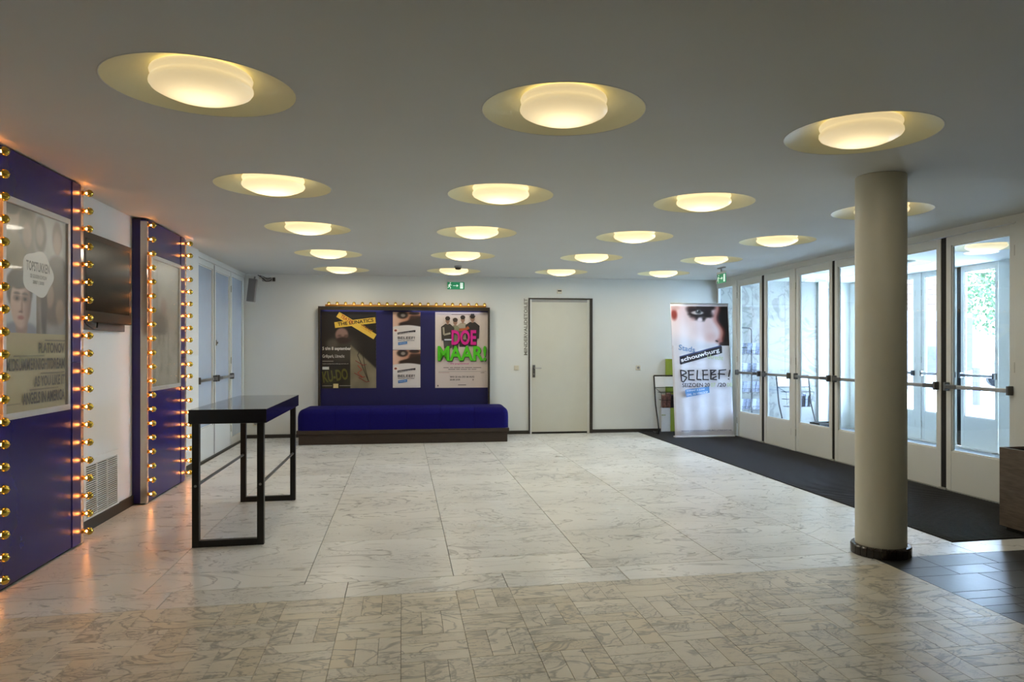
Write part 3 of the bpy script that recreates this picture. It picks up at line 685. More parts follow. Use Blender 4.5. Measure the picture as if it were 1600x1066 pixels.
def d_lun(P,w,h):
    def f(u,v):
        c=H('14100E'); c=mixc(c,H('37332B'),blob(u,v,.38,.50,.3,.2,.4))
        # crumpled cloth on the right
        edge=.60-.33*(u-.5)/.5
        if u>.52: c=mixc(c,mixc(H('8B8268'),H('6D654E'),.5+.8*nz2(u,v,7,3)),sm(edge-v,0,.03))
        c=mixc(c,H('8A6C62'),blob(u,v,.37,.70,.115,.085,.15)); c=mixc(c,H('2E211D'),blob(u,v,.40,.625,.14,.045,.3)); c=mixc(c,H('4E3B33'),.8*blob(u,v,.33,.685,.04,.012,.5)); c=mixc(c,H('4E3B33'),.8*blob(u,v,.45,.685,.04,.012,.5))
        c=mixc(c,H('5B554A'),blob(u,v,.2,.58,.1,.06,.5)*.6)
        if u<.52: c=mixc(c,H('17150F'),sm(.38-v,0,.1))
        if u<.52: c=mixc(c,H('2B2A16'),(.5+nz2(u,v,6,8))*sm(.3-v,0,.1))
        return c
    P.raster(0,0,w,h,56,72,f)
    def strip(x,y,L,t,a,c): 
        k,q=math.cos(a),math.sin(a); P.poly([(x,y),(x+L*k,y+L*q),(x+L*k-t*q,y+L*q+t*k),(x-t*q,y+t*k)],c)
    strip(.25*w,.785*h,.75*w,.075*h,.13,'D9B23E'); strip(.27*w,.93*h,.80*w,.075*h,-.55,'E0B845')
    P.text('TEATER',.34*w,.925*h,.26*w,.045*h,'B5371E',.02,-.55); P.text('TITANIC',.70*w,.80*h,.24*w,.045*h,'C07A20',.01,-.55)
    P.text('THE LUNATICS',.30*w,.81*h,.66*w,.045*h,'1A1410',.02,.13)
    P.text('5 t/m 8 september',.02*w,.485*h,.52*w,.055*h,'D9D5CC',.02); P.text('Griftpark, Utrecht',.02*w,.385*h,.40*w,.055*h,'C9C5BC',.01)
    P.rect(.02*w,.347*h,.2*w,.012*h,'7A766D'); P.text('www.stadsschouwburg-utrecht.nl',.02*w,.31*h,.47*w,.016*h,'B9B5AC')
    P.rect(.02*w,.245*h,.12*w,.035*h,'C8C8C0'); P.text('KU-DO',.04*w,.07*h,.46*w,.15*h,'55541C',.03,.14)
    P.line([(.70*w,.5*h),(.66*w,.43*h),(.72*w,.33*h),(.86*w,.09*h),(.80*w,.25*h),(.74*w,.5*h)],.012*w,'2A1D12')
    for a,b in ((.62,.36),(.6,.2),(.68,.14)): P.line([(a*w,b*h),((a+.14)*w,(b-.06)*h),((a+.2)*w,(b-.05)*h)],.012*w,'7A2418')
    P.line([(.66*w,.30*h),(.74*w,.24*h),(.66*w,.2*h),(.76*w,.14*h)],.012*w,'A03222')
    P.rect(.22*w,.005*h,.09*w,.055*h,'D8C48A'); P.rect(.33*w,.03*h,.22*w,.008*h,'8A8478'); P.rect(.02*w,.03*h,.18*w,.008*h,'8A8478')
def d_small(P,w,h):
    P.rect(0,0,w,h,'D6D0CC')
    def f(u,v):
        sk=mixc(H('D9B49E'),H('B98468'),sm(u,.0,.6)); c=sk
        c=mixc(c,H('2B201B'),blob(u,v,.35,.82,.2,.22,.25)); c=mixc(c,H('8A8078'),blob(u,v,.37,.8,.08,.1,.3))
        c=mixc(c,H('3A241A'),sm(u+.25*(1-v),.62,.75)*sm(1-v,.1,.3)); c=mixc(c,H('30221C'),blob(u,v,.78,.93,.2,.1,.3))
        c=mixc(c,H('D8CFC6'),blob(u,v,.9,.45,.16,.08,.4,.7)); c=mixc(c,H('2A1C17'),sm(.3+.28*u*1.6-v,0,.12)*sm(u,.15,.3))
        c=mixc(c,H('D6D0CC'),sm(.14+.1*math.sin(3*u)-v,0,.06)); return c
    P.raster(0,.56*h,w,.44*h,36,30,f)
    P.ell(.12*w,.51*h,.11*w,.05*h,'E4D6CC'); P.ell(.1*w,.51*h,.05*w,.03*h,'8A4A3A')
    k=.16
    P.poly([(.17*w,.40*h),(.82*w,.47*h),(.82*w,.525*h),(.17*w,.455*h)],'2A2430'); P.text('schouwburg',.2*w,.413*h,.56*w,.028*h,'E8E2DE',.02,.105)
    P.text('BELEEF!',.18*w,.28*h,.62*w,.07*h,'39353F',.015); P.text('SEIZOEN 2007/2008',.18*w,.235*h,.6*w,.022*h,'4C4C5C',.02)
    P.poly([(.19*w,.12*h),(.52*w,.155*h),(.52*w,.225*h),(.19*w,.195*h)],'3F78B8'); P.text('VANAF 8 JUNI',.22*w,.15*h,.26*w,.022*h,'DDE6F2',.02,.1)
    P.rect(.05*w,.03*h,.9*w,.006*h,'A9A0A0')
def d_doe(P,w,h):
    P.rect(0,0,w,h,'D5C8C0'); P.rect(.3*w,.965*h,.4*w,.006*h,'7A5A55')
    sk='9A7A66'
    def man(x,top,s,hair,shirt,pant,hat=False):
        P.poly([((x-.075*s)*w,(top-.30)*h),((x+.075*s)*w,(top-.30)*h),((x+.065*s)*w,(top-.42)*h),((x-.06*s)*w,(top-.42)*h)],pant)
        P.poly([((x-.11*s)*w,(top-.14)*h),((x-.04*s)*w,(top-.10)*h),((x+.04*s)*w,(top-.10)*h),((x+.11*s)*w,(top-.15)*h),((x+.10*s)*w,(top-.32)*h),((x-.10*s)*w,(top-.32)*h)],shirt)
        P.rect((x-.018)*w,(top-.11)*h,.036*w,.03*h,sk); P.ell(x*w,(top-.055)*h,.04*w,.042*h,sk)
        P.ell(x*w,(top-.028)*h,.046*w,.028*h,hair); P.ell((x-.014)*w,(top-.055)*h,.005*w,.004*h,'2A1D18'); P.ell((x+.016)*w,(top-.055)*h,.005*w,.004*h,'2A1D18'); P.rect((x-.01)*w,(top-.078)*h,.024*w,.004*h,'6A3A30')
        if hat: P.rect((x-.055)*w,(top-.028)*h,.11*w,.01*h,'2A2626'); P.rect((x-.032)*w,(top-.02)*h,.064*w,.03*h,'2A2626')
    man(.51,.96,1,'2E241F','A39A88','3A3836'); man(.37,.925,.85,'3A2E26','7E8468','55524C'); man(.23,.945,1.1,'2A211C','39352F','454646'); man(.69,.97,1.2,'2A211C','2C2A2A','2A2A2C',True)
    P.line([(.15*w,.80*h),(.16*w,.70*h),(.28*w,.72*h)],.035*w,'A09A88'); P.line([(.62*w,.80*h),(.56*w,.77*h),(.44*w,.765*h)],.05*w,'A8562E'); P.rect(.17*w,.625*h,.13*w,.02*h,'B8BCC4')
    P.text('DOE',.31*w,.555*h,.46*w,.205*h,'0E0A0E',.035); P.text('DOE',.30*w,.565*h,.46*w,.2*h,'CC1285',.035)
    P.text('MAAR!',.055*w,.345*h,.9*w,.205*h,'123A10',.03); P.text('MAAR!',.045*w,.355*h,.9*w,.2*h,'4CC014',.03)
    P.text('De popmusical',.28*w,.305*h,.34*w,.024*h,'C4188A',.02); P.text('©2007',.64*w,.308*h,.08*w,.016*h,'C8A0B0')
    [P.rect(x*w,yy*h,l*w,.008*h,'6B605C') for yy,row in ((.263,((.15,.1),(.27,.06),(.345,.12),(.48,.05),(.545,.14),(.70,.15))),(.241,((.24,.13),(.385,.07),(.47,.12),(.605,.05),(.67,.09)))) for x,l in row]
    P.rect(.06*w,.213*h,.88*w,.004*h,'8A7F7A'); P.rect(.06*w,.2*h,.2*w,.004*h,'A8706A'); P.rect(.84*w,.196*h,.07*w,.005*h,'5B504C')
    P.text('WO 22 t/m ZO 26 AUG',.27*w,.135*h,.45*w,.022*h,'2A2422',.03); P.text('20.00 UUR',.27*w,.098*h,.19*w,.02*h,'2A2422',.03)
    P.ell(.70*w,.107*h,.012*w,.01*h,'8A7F7A'); P.rect(.42*w,.035*h,.15*w,.008*h,'4A4240'); P.ell(.05*w,.03*h,.01*w,.012*h,'3A3230')
pposter('theatre_poster','dark poster with crossed yellow tape and a bald man, left in the wall case',-1.225,-.40,.755,1.94,d_lun)
pposter('theatre_poster','small white poster with close up of a face, upper of the middle pair',-.146,.278,1.35,1.938,d_small,group='small season posters')
pposter('theatre_poster','small white poster with close up of a face, lower of the middle pair',-.146,.278,.757,1.343,d_small,group='small season posters')
pposter('theatre_poster','pale poster with four men and large pink and green letters, right in the wall case',.507,1.352,.75,1.942,d_doe)
# ------------------------------------------------------------ toilet door
dr=bthing('door_11','off white flush toilet door with dark frame in the back wall','door',2.508,kind='structure')
df=mat('dark door frame','2E2A25',.5)
w2=.52
MB().box(-w2,-w2+.02,-.03,0,0,2.18).build('frame_side',df,dr); MB().box(w2-.045,w2,-.035,0,0,2.18).build('frame_side',df,dr); MB().box(-w2+.02,w2-.045,-.03,0,2.16,2.18).build('frame_top',df,dr)
MB().box(-w2+.02,-w2+.05,-.012,0,0,2.16).build('jamb',frame,dr); MB().box(w2-.085,w2-.045,-.012,0,0,2.16).build('jamb',frame,dr)
MB().box(-w2+.05,w2-.085,-.008,0,.03,2.115,.002).build('door_leaf',door_p,dr)
MB().box(-w2+.05,w2-.085,-.011,0,2.115,2.16).build('head_strip',mat('grey head strip','9C9C98',.5),dr)
MB().box(-w2+.05,w2-.085,-.009,-.001,0,.03).build('door_gap',rubber,dr)
hd=MB().box(-w2+.062,-w2+.105,-.018,-.008,.905,1.105,.002).build('handle_plate',dchrome,dr)
MB().tube([(-w2+.085,-.015,1.055),(-w2+.085,-.058,1.055),(-w2+.2,-.06,1.055)],.008,8).build('lever',chrome,hd,smooth=True,wn=True)
MB().lathe([(.01,0),(.01,-.006),(0,-.007)],(-w2+.083,-.018,.96),'y',12).build('keyhole_rose',chrome,hd)
# lettering on the wall
lt=bthing('wall_lettering','grey vertical letters reading MINDERVALIDETOILET left of the toilet door','lettering',1.94,.0015,1.262)
P=Print(); P.text('MINDERVALIDETOILET',0,0,.91,.055,'77766F',.02); P.build('letters',poster,lt,(.028,0,0),(0,0,1),(-1,0,0))
# switch, socket, socket left, sensor
def plate(name,label,cat,s,z,sz=.075,inner='dish'):
    t=bthing(name,label,cat,s,0,z); MB().box(-sz/2,sz/2,-.011,0,-sz/2,sz/2,.003).build('plate',cream,t)
    if inner=='dish':
        MB().lathe([(.022,-.0115),(.021,-.0118),(.018,-.0113),(0,-.0112)],axis='y',seg=20).build('socket_well',grey,t)
        MB().lathe([(.004,-.0118),(0,-.0125)],(-.009,0,0),'y',8).lathe([(.004,-.0118),(0,-.0125)],(.009,0,0),'y',8).build('contact_hole',black,t)
    else: MB().box(-.024,-.001,-.016,-.011,-.026,.026,.002).box(.001,.024,-.014,-.011,-.026,.026,.002).build('rocker',cream,t)
plate('light_switch','cream double light switch left of the toilet door','switch',1.793,1.06,inner='rocker')
plate('wall_socket','cream wall socket halfway up between toilet door and banner','socket',3.796,1.055)
plate('wall_socket','small cream wall socket low in the back left corner','socket',-2.20,.226)
sn=bthing('motion_sensor','small cream sensor box above the toilet door','sensor',2.487,0,2.287)
MB().box(-.04,.04,-.035,0,-.035,.035,.006).build('sensor_body',cream,sn); MB().box(-.03,.03,-.037,-.035,.0,.018).build('sensor_window',black,sn)
# exit signs
def exitsign(label,loc,rz,w=.265,h=.115,hang=.03,rot=None):
    t=thing('exit_sign',label,'sign',loc,rz,group='green exit signs')
    MB().box(-w/2,w/2,-.02,.0,h,h+.03,.003).build('housing',mat('sign housing','DADCD8',.4),t)
    MB().box(-w/2,w/2,-.013,-.004,0,h).build('sign_plate',green,t)
    P=Print(); c='EAFFF4'
    k=h
    P.ell(.4*k,.86*k,.075*k,.075*k,c)
    P.line([(.36*k,.72*k),(.26*k,.42*k)],.15*k,c); P.line([(.36*k,.70*k),(.18*k,.62*k),(.12*k,.46*k)],.06*k,c); P.line([(.36*k,.70*k),(.5*k,.55*k),(.6*k,.58*k)],.06*k,c)
    P.line([(.26*k,.42*k),(.42*k,.3*k),(.40*k,.08*k)],.08*k,c); P.line([(.24*k,.42*k),(.14*k,.26*k),(-.0*k+.05*k,.26*k)],.08*k,c)
    P.line([(.75*k,.5*k),(1.3*k,.5*k)],.06*k,c); P.poly([(1.25*k,.68*k),(1.5*k,.5*k),(1.25*k,.32*k)],c)
    P.rect(1.72*k,.1*k,.4*k,.8*k,c)
    P.build('pictogram',pict_m,t,(-w/2,-.0135,0),(1,0,0),(0,0,1))
    return t
pict_m=printmat('lit pictogram',.5)
_b=pict_m.node_tree.nodes['Principled BSDF']; _b.inputs['Emission Color'].default_value=(.8,1,.9,1); _b.inputs['Emission Strength'].default_value=.35
e1=exitsign('green running man exit sign with arrow high on the back wall',bw(.83,.01,2.303),BR)
e2=exitsign('green exit sign hanging sideways from the ceiling by the glass doors',(4.40,9.52,2.285),-math.pi/2,w=.27,h=.13)
MB().box(-.012,.012,-.018,-.006,.16,HC-2.285).box(-.1,.1,-.03,.01,HC-2.285-.012,HC-2.285).build('ceiling_bracket',grey,e2)
# smoke detector
sd=thing('smoke_detector','small smoke detector on the ceiling above the back exit sign','smoke detector',(.75,10.02,HC))
MB().lathe([(0,0),(.05,0),(.05,-.02),(.045,-.026)],seg=24).build('base',grey,sd,smooth=True,wn=True); MB().lathe([(.044,-.025),(.036,-.05),(0,-.056)],seg=24).build('sensor_cap',mat('dark sensor cap','3A3524',.5),sd,smooth=True,wn=True)
# speaker and projector camera in the back left corner
sp=thing('wall_speaker','grey slim loudspeaker tilted in the back left ceiling corner','speaker',(-2.2,11.35,2.06))
m=MB().box(-.055,.055,-.05,.05,0,.34,.006); so=m.build('cabinet',grey,sp); so.rotation_euler=(0,math.radians(6),0)
MB().box(-.048,.048,-.053,-.0505,.01,.33).build('speaker_grille',mat('speaker mesh','77787A',.8,bump=.5,scale=300),so)
MB().tube([(.03,.03,.3),(.03,.15,.38)],.012,6).build('wall_bracket',grey,sp)
cm=thing('security_camera','small camera on a bracket with loose cables beside the corner loudspeaker','camera',(-2.0,11.3,2.39))
MB().tube([(-.1,.2,.03),(-.08,.05,.03),(-.02,.0,.0)],.012,8).build('arm',cream,cm,smooth=True)
MB().box(-.03,.12,-.03,.03,-.03,.025,.006).build('camera_body',grey,cm); MB().lathe([(0,0),(.03,.0),(.03,.03),(0,.032)],(.12,0,.0),'x',16).build('lens',black,cm,smooth=True,wn=True)
MB().tube([(-.09,-.01,.06),(-.03,-.035,.02),(.03,-.04,-.035),(.08,-.04,-.03),(.11,-.035,.0)],.006,6).tube([(-.06,-.03,.05),(0,-.04,.03),(.05,-.04,.0),(.1,-.035,.02)],.005,6).build('cable',black,cm,smooth=True)
# ------------------------------------------------------------ standing banner
XB=4.565
ba=thing('standing_banner','tall white roll up banner with close up of an eye, leaning before the glass doors','banner',(XB,10.5,.0075),-.02)
lean=Vector((-.005,.21,2.055)); Lb=lean.length; V=lean.normalized()
def cloth_pt(a,b):
    return Vector((a,0,.012))+V*b+Vector((0,.012*math.sin(a*9+1)*(1-b/Lb)*.6+.006*math.sin(a*23),0))
bwid=.95
m=MB(); nx,ny=24,20; g=[[m.bm.verts.new(cloth_pt((i/nx-.5)*bwid,j/ny*Lb*.995)) for i in range(nx+1)] for j in range(ny+1)]
for j in range(ny):
    for i in range(nx): m.bm.faces.new((g[j][i],g[j][i+1],g[j+1][i+1],g[j+1][i]))
bo=m.build('banner_sheet',mat('white banner cloth','DDDDE6',.55),ba,smooth=True)
sol=bo.modifiers.new('s','SOLIDIFY'); sol.thickness=.0012; sol.offset=0
MB().box(-bwid/2-.01,bwid/2+.01,-.03,.06,0,.022,.004).build('base_bar',mat('banner base','CFCFD4',.4),ba)
tt=V*Lb
MB().tube([(-bwid/2,tt.y,tt.z+.01),(bwid/2,tt.y,tt.z+.01)],.009,8).build('top_rail',alu,ba,smooth=True)
MB().tube([(0,.03,.02),(0,tt.y+.02,tt.z)],.009,8).build('support_pole',alu,ba,smooth=True)
P=Print()
def eye(u,v):
    wht=H('DDDDE6'); sk=mixc(H('F2E6EA'),H('E3C9CC'),sm(v,.35,1)); c=sk
    c=mixc(c,H('DFC3C3'),.6*blob(u,v,.62,.40,.2,.22,.7)); c=mixc(c,H('D6AFAE'),.6*blob(u,v,.7,.2,.1,.12,.7))
    c=mixc(c,H('8E3B36'),blob(u,v,.05,.79,.05,.14,.5)); c=mixc(c,H('B99A98'),.8*blob(u,v,.06,.97,.08,.08,.5))
    lid=.84+.05*math.sin(nz2(u,v,9,1)*3)
    c=mixc(c,H('1B1216'),blob(u,v,.52+.03*nz2(u,v,14,3),lid-.01,.22,.15,.3,-.18)); c=mixc(c,H('241619'),blob(u,v,.62,.97,.2,.07,.4))
    c=mixc(c,H('2A1C20'),.85*blob(u,v,.36,.93,.09,.08,.5)); c=mixc(c,H('C79E9E'),.5*blob(u,v,.38,.68,.05,.05,.6))
    c=mixc(c,H('C9C0C0'),blob(u,v,.46,.835,.11,.045,.3)); c=mixc(c,H('55585A'),blob(u,v,.48,.86,.055,.06,.25)); c=mixc(c,H('0D0D10'),blob(u,v,.485,.865,.026,.03,.3)); c=mixc(c,H('F0F0F0'),blob(u,v,.465,.885,.009,.01,.4))
    e=.86+.045*math.sin(v*5.5+.4)-.02*math.sin(v*12)
    c=mixc(c,H('C98A80'),sm(u,e-.12,e-.02)); c=mixc(c,H('5B2622'),sm(u,e-.03,e+.02)); c=mixc(c,H('131016'),sm(u,e+.01,e+.06))
    c=mixc(c,H('B5736B'),.8*blob(u,v,.82,.10,.06,.07,.6)); c=mixc(c,H('1D1214'),blob(u,v,.785,.115,.03,.018,.5,-.6)); c=mixc(c,H('281A20'),.8*sm(.07+.3*(u-.8)-v,-.02,.03)*sm(u,.8,.86))
    fade=sm(v,.0,.12+.30*(1-sm(u,.0,.75))); c=mixc(wht,c,max(fade,sm(u,.78,.84)))
    return c
bw_=bwid-.02
P.raster(0,1.40,bw_,.62,96,66,eye)
k=.245
P.quad([(.105,1.115),(.105,1.235),(.80,1.41),(.80,1.29)],'3D4A7C'); P.quad([(.115,1.105),(.115,1.22),(.81,1.395),(.81,1.285)],'1D1B2A')
P.text('Stads',.09,1.335,.27,.085,'6C95C4',.01,-.16); P.text('schouwburg',.135,1.125,.66,.082,'F2F2F6',.025,.25); P.text('Utrecht',.56,1.20,.26,.07,'C6D8A6',.005,-.12)
# hand drawn BELEEF! with rough strokes
def stk(pts,ww=.013):
    ww*=1.5
    R2=random.Random(len(P.v)); pts=[(a+R2.uniform(-.004,.004),b+R2.uniform(-.004,.004)) for a,b in pts]
    P.line(pts,ww,'24202E')
x=.11; y=.865; hh=.155
stk([(x,y+hh),(x+.01,y-.02),(x+.04,y-.03),(x+.1,y+.04),(x+.02,y+.075)]); stk([(x-.01,y+hh),(x+.06,y+hh-.01),(x+.10,y+.11),(x+.01,y+.075)])
for ex in (.245,.475,.60): 
    stk([(ex,y+hh),(ex-.005,y)],.015); stk([(ex-.02,y+hh-.01),(ex+.085,y+hh-.005)]); stk([(ex,y+.08),(ex+.08,y+.082)]); stk([(ex-.015,y+.008),(ex+.09,y+.002)])
stk([(.375,y+hh),(.365,y+.01),(.44,y+.005)],.014); stk([(.735,y+hh),(.725,y+.01)],.016); stk([(.72,y+hh-.01),(.85,y+hh-.0)]); stk([(.71,y+.09),(.83,y+.085)],.014)
stk([(.905,y+hh),(.885,y+.045)],.013); stk([(.88,y+.018),(.874,y+.005)],.016); stk([(.60,y+.1),(.66,y+.135)]); stk([(.61,y+.02),(.68,y+.05)])
P.text('SEIZOEN 20',.115,.755,.455,.062,'2A2638',.015); P.text('07',.585,.755,.075,.062,'C9DBB0',.015); P.text('/20',.685,.755,.145,.062,'2A2638',.015); P.text('08',.845,.755,.08,.062,'C9DBB0',.015)
P.quad([(.155,.66),(.16,.715),(.56,.76),(.555,.70)],'5E96D6'); P.quad([(.175,.60),(.16,.665),(.56,.725),(.56,.665)],'5E96D6')
P.text('VANAF 8 JUNI',.18,.675,.30,.032,'E4EEF8',.01,.09); P.text('ONL. IN VERKOOP',.185,.618,.35,.032,'E4EEF8',.01,.12)
P.text('WWW.STADSSCHOUWBURG-UTRECHT.NL',.07,.075,.82,.022,'5A6288',.01)
# lay print on the cloth
pme=[]
def onc(a,b): return cloth_pt(a-bw_/2,b)
me=bpy.data.meshes.new('print'); Nn=Vector((0,-V.z,V.y)).normalized()
me.from_pydata([onc(a,b)+Nn*(.0012+z*1.6) for a,b,z in P.v],[],P.f)
at=me.color_attributes.new('Col','FLOAT_COLOR','POINT'); at.data.foreach_set('color',[q for c in P.c for q in (*c,1)]); me.materials.append(poster)
po=link(bpy.data.objects.new('print',me)); po.parent=ba
# ------------------------------------------------------------ leaflet stand builder (bent legs, sloped top, wire basket)
def stand(label,loc,rz,group,w=.62):
    t=thing('leaflet_stand',label,'stand',loc,rz,group=group)
    for s in (-1,1):
        x=s*w/2
        MB().tube([(x,-.22,.012),(x,-.225,.1),(x,-.19,.2),(x,-.06,.46),(x,-.03,.6),(x,.0,.76),(x,.04,.92)],.012,8).build('leg',blackw,t,smooth=True)
        MB().tube([(x,-.22,.012),(x,.06,.012)],.011,8).build('foot',blackw,t,smooth=True)
    MB().tube([(-w/2,.04,.92),(w/2,.04,.92)],.012,8).build('top_bar',blackw,t,smooth=True)
    MB().prism([(-w/2+.012,-.005,.745),(w/2-.012,-.005,.745),(w/2-.012,.03,.905),(-w/2+.012,.03,.905)],(0,.012,0)).build('white_board',mat('white board','E2E3E2',.5),t)
    b=MB()
    x0,x1,y0,y1,z0,z1=-w/2+.04,w/2-.04,-.23,-.045,.42,.66
    for z in (z0,(z0+z1)/2,z1):
        q=.04*(z1-z)/.24
        b.tube([(x0+q,y0+q,z),(x1-q,y0+q,z),(x1-q,y1,z),(x0+q,y1,z),(x0+q,y0+q,z)],.004,5)
    for i in range(8):
        b.tube([(x0+(x1-x0)*i/7,y0,z1),(x0+.04+(x1-x0-.08)*i/7,y0+.04,z0),(x0+.04+(x1-x0-.08)*i/7,y1,z0)],.003,5)
    b.tube([(-w/2,-.01,.73),(x0,y0,z1)],.004,5); b.tube([(w/2,-.01,.73),(x1,y0,z1)],.004,5); b.tube([(-w/2,-.01,.73),(w/2,-.01,.73)],.005,5)
    b.build('wire_basket',blackw,t)
    return t
def pile(name,label,cat,loc,rz,n,w,l,m,group=None,th=.012,lean=0):
    out=[]
    me=None
    for i in range(n):
        t=link(bpy.data.objects.new(name,me)) if me else None
        if me is None:
            t=MB().box(-w/2,w/2,-l/2,l/2,0,th*.86,.001).build(name,m); me=t.data
        t.location=(loc[0]+R.uniform(-.006,.006),loc[1]+i*(th if lean else 0),loc[2]+(0 if lean else i*th)); t.rotation_euler=(math.radians(90-lean) if lean else 0,0,rz+R.uniform(-.05,.05))
        setp(t,label,cat,group); out.append(t)
    return out
s1=stand('black wire leaflet stand with white board, partly hidden behind the standing banner',(4.31,11.17,.0075),BR,'leaflet stands')
bag=thing('leaflet_bundle','dark and brown bundle of leaflets in the basket behind the banner','leaflets',(4.31,11.17,.43),BR)
for i in range(6):
    m=MB().box(-.035,.035,-.05,.045,0,.2+.03*(i%2),.008); o=m.build('leaflet_stack',dkcloth if i>1 else flyer2,bag); o.location=(-.2+i*.072,-.125,0); o.rotation_euler=(.12,0,.05*(i%3-1))
gb=thing('green_white_board','green and white panel leaning on the back wall behind the leaflet stand','board',bw(4.33,.035,.0075),BR)
MB().box(-.155,.3,-.01,.01,.0,.40).build('white_field',mat('white board'),gb); MB().box(.0,.09,-.014,-.010,.0,.40).box(-.08,.1,-.01,.01,.40,1.19).build('olive_field',olive,gb)
P=Print(); P.text('MEER!',0,0,.07,.02,'8C9A2A',.02); P.build('lettering',poster,gb,(-.15,-.0145,.26),(1,0,0),(0,0,1))
s2=stand('dark metal leaflet stand with white board seen through the inner doors',(6.33,10.98,.004),-.05,'leaflet stands',.56)
bk=thing('flyer_bundle','stack of grey blue flyers in the basket of the porch stand','leaflets',(6.33,10.98,.43),-.05)
for i in range(5):
    o=MB().box(-.022,.022,-.05,.045,0,.17+.03*(i%2),.004).build('flyer_stack',flyer if i%2 else dkcloth,bk); o.location=(-.02+i*.05,-.125,0); o.rotation_euler=(.1,0,.1*(i%2))
cr_=thing('crate','small dark crate on the porch floor below the leaflet stand','crate',(6.52,10.42,.004),.1)
for a in ((-.16,.16,-.12,-.11,0,.2),(-.16,.16,.11,.12,0,.2),(-.16,-.15,-.11,.11,0,.2),(.15,.16,-.11,.11,0,.2)): MB().box(*a).build('crate_side',black,cr_)
MB().box(-.15,.15,-.11,.11,0,.015).build('crate_bottom',black,cr_)
for i in range(4): 
    o=MB().box(-.012,.012,-.09,.09,0,.17,.002).build('folder',dkcloth,None); o.location=(6.52-.09+i*.055,10.42,.02); o.rotation_euler=(0,0,.1)
    setp(o,'dark folder standing in the small crate of the porch','folder',group='folders in the porch crate')
# tall brochure rack in the porch
rk=thing('brochure_rack','tall grey tubular rack with four wire shelves of brochures in the porch','rack',(5.42,10.92,.004),0)
def arch(x,ztop):
    return [(x,0,0),(x,0,ztop-.05),(x+.015,0,ztop-.015),(x+.05,0,ztop),(x+W2-.05,0,ztop),(x+W2-.015,0,ztop-.015),(x+W2,0,ztop-.05),(x+W2,0,0)]
W2=.24
MB().tube(arch(-.10,1.70),.011,8).build('rear_tube',dchrome,rk,smooth=True)
MB().tube([(a,b-.18,c) for a,b,c in arch(-.19,1.38)],.011,8).build('front_tube',dchrome,rk,smooth=True)
for z in (.37,.65,.94,1.26):
    b=MB(); 
    for dz in (0,.06): b.tube([(-.19,-.26,z+dz+.02),(.27,-.26,z+dz+.02),(.27,.0,z+dz+.07),(-.19,.0,z+dz+.07),(-.19,-.26,z+dz+.02)],.004,5)
    for i in range(7): b.tube([(-.19+i*.46/6,-.26,z+.08),(-.19+i*.46/6,-.24,z),(-.19+i*.46/6,0,z+.05)],.003,5)
    b.build('wire_shelf',dchrome,rk)
for zi,z in enumerate((.37,.65,.94,1.26)):
    for i in range(6):
        o=MB().box(-.035,.035,-.012,.012,0,.17,.002).build('brochure',flyer if (i+zi)%3 else mat('pale brochure','C9CEDA',.5))
        o.location=(5.27+i*.076,10.77+R.uniform(-.03,.03),z+.03); o.rotation_euler=(.25,0,.05+R.uniform(-.1,.1))
        setp(o,'brochures standing on the %s shelf of the porch rack'%['lowest','second lowest','second highest','highest'][zi],'brochure',group='brochures on the %s rack shelf'%['lowest','second lowest','second highest','highest'][zi])
# ------------------------------------------------------------ wooden box at right
bx=thing('wooden_box','brown veneered open topped box at the right edge on the mat','box',(4.73,4.36,.0075))
for a,n in (((-.33,.33,.325,.345,.03,.614),'side'),((-.33,.33,-.345,-.325,.03,.614),'side'),((-.33,-.31,-.325,.325,.03,.614),'side'),((.31,.33,-.325,.325,.03,.614),'side')): MB().box(*a,.001).build('side_panel',oak,bx)
MB().box(-.31,.31,-.325,.325,.03,.05).build('bottom_panel',oak,bx); MB().box(-.30,.30,-.31,.31,.0,.03).build('plinth',black,bx)
MB().box(-.309,-.301,-.32,.32,.05,.60).box(.301,.309,-.32,.32,.05,.60).box(-.30,.30,-.324,-.314,.05,.60).box(-.30,.30,.314,.324,.05,.60).build('black_liner',black,bx)
# ------------------------------------------------------------ street outside
pav=mat('pale paving','D2D2CE',.8); struct('street_ground',MB().box(XO+.12,60,-10,60,-.1,-.02),pav,'pale paved street outside','ground')
struct('street_lip',MB().box(XO-.02,XO+.12,5,11.4,-.1,.0),pav,'pavement edge at the street doors','ground')
bd=thing('brick_building','pale brick building with shop front across the street','building',(16,22,0),.0)
bw1=mat('pale brick','5E4E46',.9)
MB().box(-10,3.6,.4,1,2.7,12).build('upper_wall',bw1,bd)
MB().box(-10,3.6,.4,1,0,2.7).build('shop_wall',mat('white shopfront','8A8A8E',.7),bd)
cm_=None
for i in range(30):
    z=2.78+i*.17
    if cm_ is None: o=MB().box(-10,3.62,.37,.41,0,.145).build('brick_course',bw1,bd); cm_=o.data
    else: o=inst(cm_,'brick_course',bd,(0,0,0))
    o.location=(0,0,z)
for a,b in ((-6,-4),(-3.4,-1.6),(-1,.8),(1.4,3.0)):
    wf=MB().box(a,b,.30,.41,.5,2.4).build('shop_window',mat('window frame','A8A8B0',.5),bd); MB().box(a+.08,b-.08,.28,.31,.58,2.32).build('pane',mat('bluish shop glass','3A4060',.2),wf)
hd_=thing('blue_hoarding','blue painted hoarding panel low along the street','hoarding',(17.3,21.2,0))
MB().box(-.7,.6,0,.08,.5,1.45).build('panel',mat('hoarding blue','26266A',.6),hd_); MB().box(-.7,-.62,0,.08,0,.5).box(.52,.6,0,.08,0,.5).build('post',grey,hd_)
ad=thing('advertising_pillar','dark blue advertising pillar beyond the nearest street door','pillar',(17.3,19.7,0))
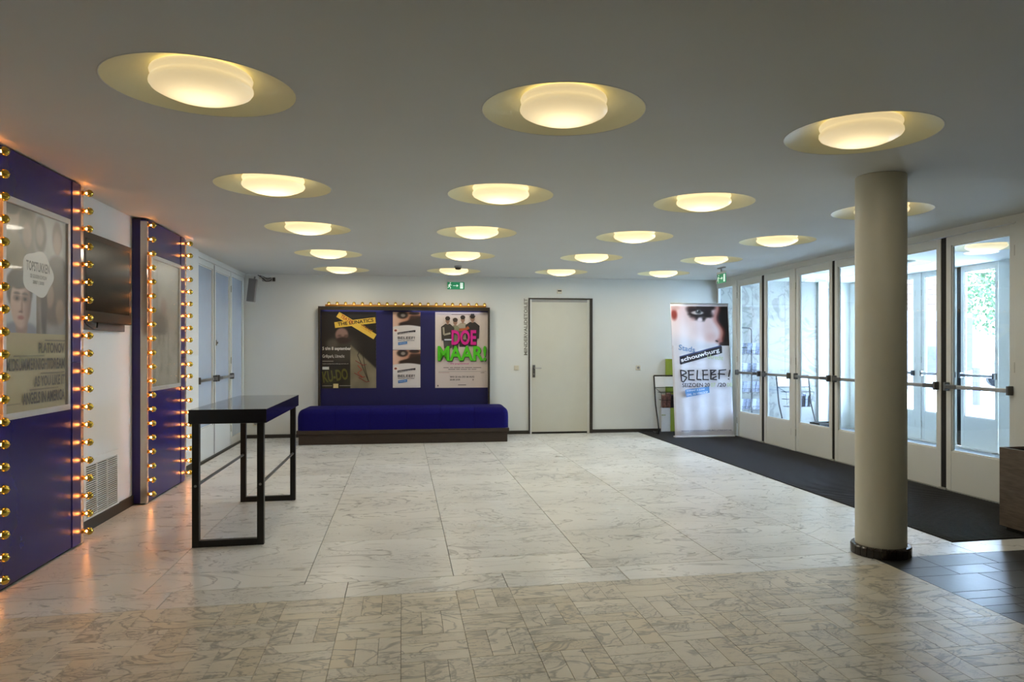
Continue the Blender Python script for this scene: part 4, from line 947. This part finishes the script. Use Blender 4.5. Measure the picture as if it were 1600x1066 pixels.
MB().box(-.12,.12,-.05,.05,.7,2.35,.01).build('panel',mat('pillar blue','1C2440',.4),ad); MB().box(-.05,.05,-.03,.03,0,.7).build('foot',dchrome,ad)
bol=thing('bollard','short purple grey bollard on the paving outside','bollard',(13.9,15.56,-.02))
MB().tube([(0,0,0),(0,0,.86)],.09,12).build('shaft',mat('bollard paint','2E2A48',.5),bol,smooth=True,wn=True); MB().lathe([(.1,.86),(.1,.92),(0,.95)],seg=12).build('cap',mat('bollard paint','4A4668',.5),bol)
car=thing('parked_car','light blue grey car parked across the street below the tree','car',(22.0,21.6,0),-.2)
cp=mat('car paint','3C4450',.3,coat=.5)
MB().prism([(-1.9,-.8,.35),(1.9,-.8,.35),(1.9,-.8,.85),(1.3,-.8,.98),(.9,-.75,1.45),(-.9,-.75,1.5),(-1.6,-.8,1.0),(-1.9,-.8,.9)],(0,1.6,0)).build('car_body',cp,car)
MB().prism([(-1.35,-.81,1.02),(1.1,-.81,1.02),(.82,-.78,1.38),(-.85,-.78,1.42)],(0,.02,0)).build('side_window',mat('car glass','20242E',.1),car)
for x in (-1.2,1.2):
    for y in (-.8,.7): MB().lathe([(0,0),(.32,0),(.32,.15),(0,.15)],(x,y,.33),'y',20).build('wheel',rubber,car)
tr=thing('street_tree','leafy green street tree beyond the nearest street door','tree',(24,25.6,0))
MB().tube([(0,0,0),(0,0,1.6),(.1,0,3)],[.16,.13,.1],8).build('trunk',mat('bark','5E5245',.9),tr,smooth=True)
bm=bmesh.new(); RT=random.Random(3)
for k in range(2600):
    while 1:
        p=Vector((RT.uniform(-1,1),RT.uniform(-1,1),RT.uniform(-1,1)))
        if p.length<1 and noise.noise(p*3.1)>-.12: break
    c=Vector((p.x*1.7,p.y*1.7,4.4+p.z*2.6)); a=Vector((RT.gauss(0,1),RT.gauss(0,1),RT.gauss(0,1))).normalized(); b=a.orthogonal().normalized(); c2=a.cross(b); s=RT.uniform(.08,.16)
    bm.faces.new([bm.verts.new(c+b*s),bm.verts.new(c+c2*s*.5),bm.verts.new(c-b*s),bm.verts.new(c-c2*s*.5)])
me=bpy.data.meshes.new('foliage'); bm.to_mesh(me); bm.free(); me.materials.append(mat('leaf green','3A5632',.6,var=.3)); fo=link(bpy.data.objects.new('foliage',me)); fo.parent=tr; fo['kind']='stuff'
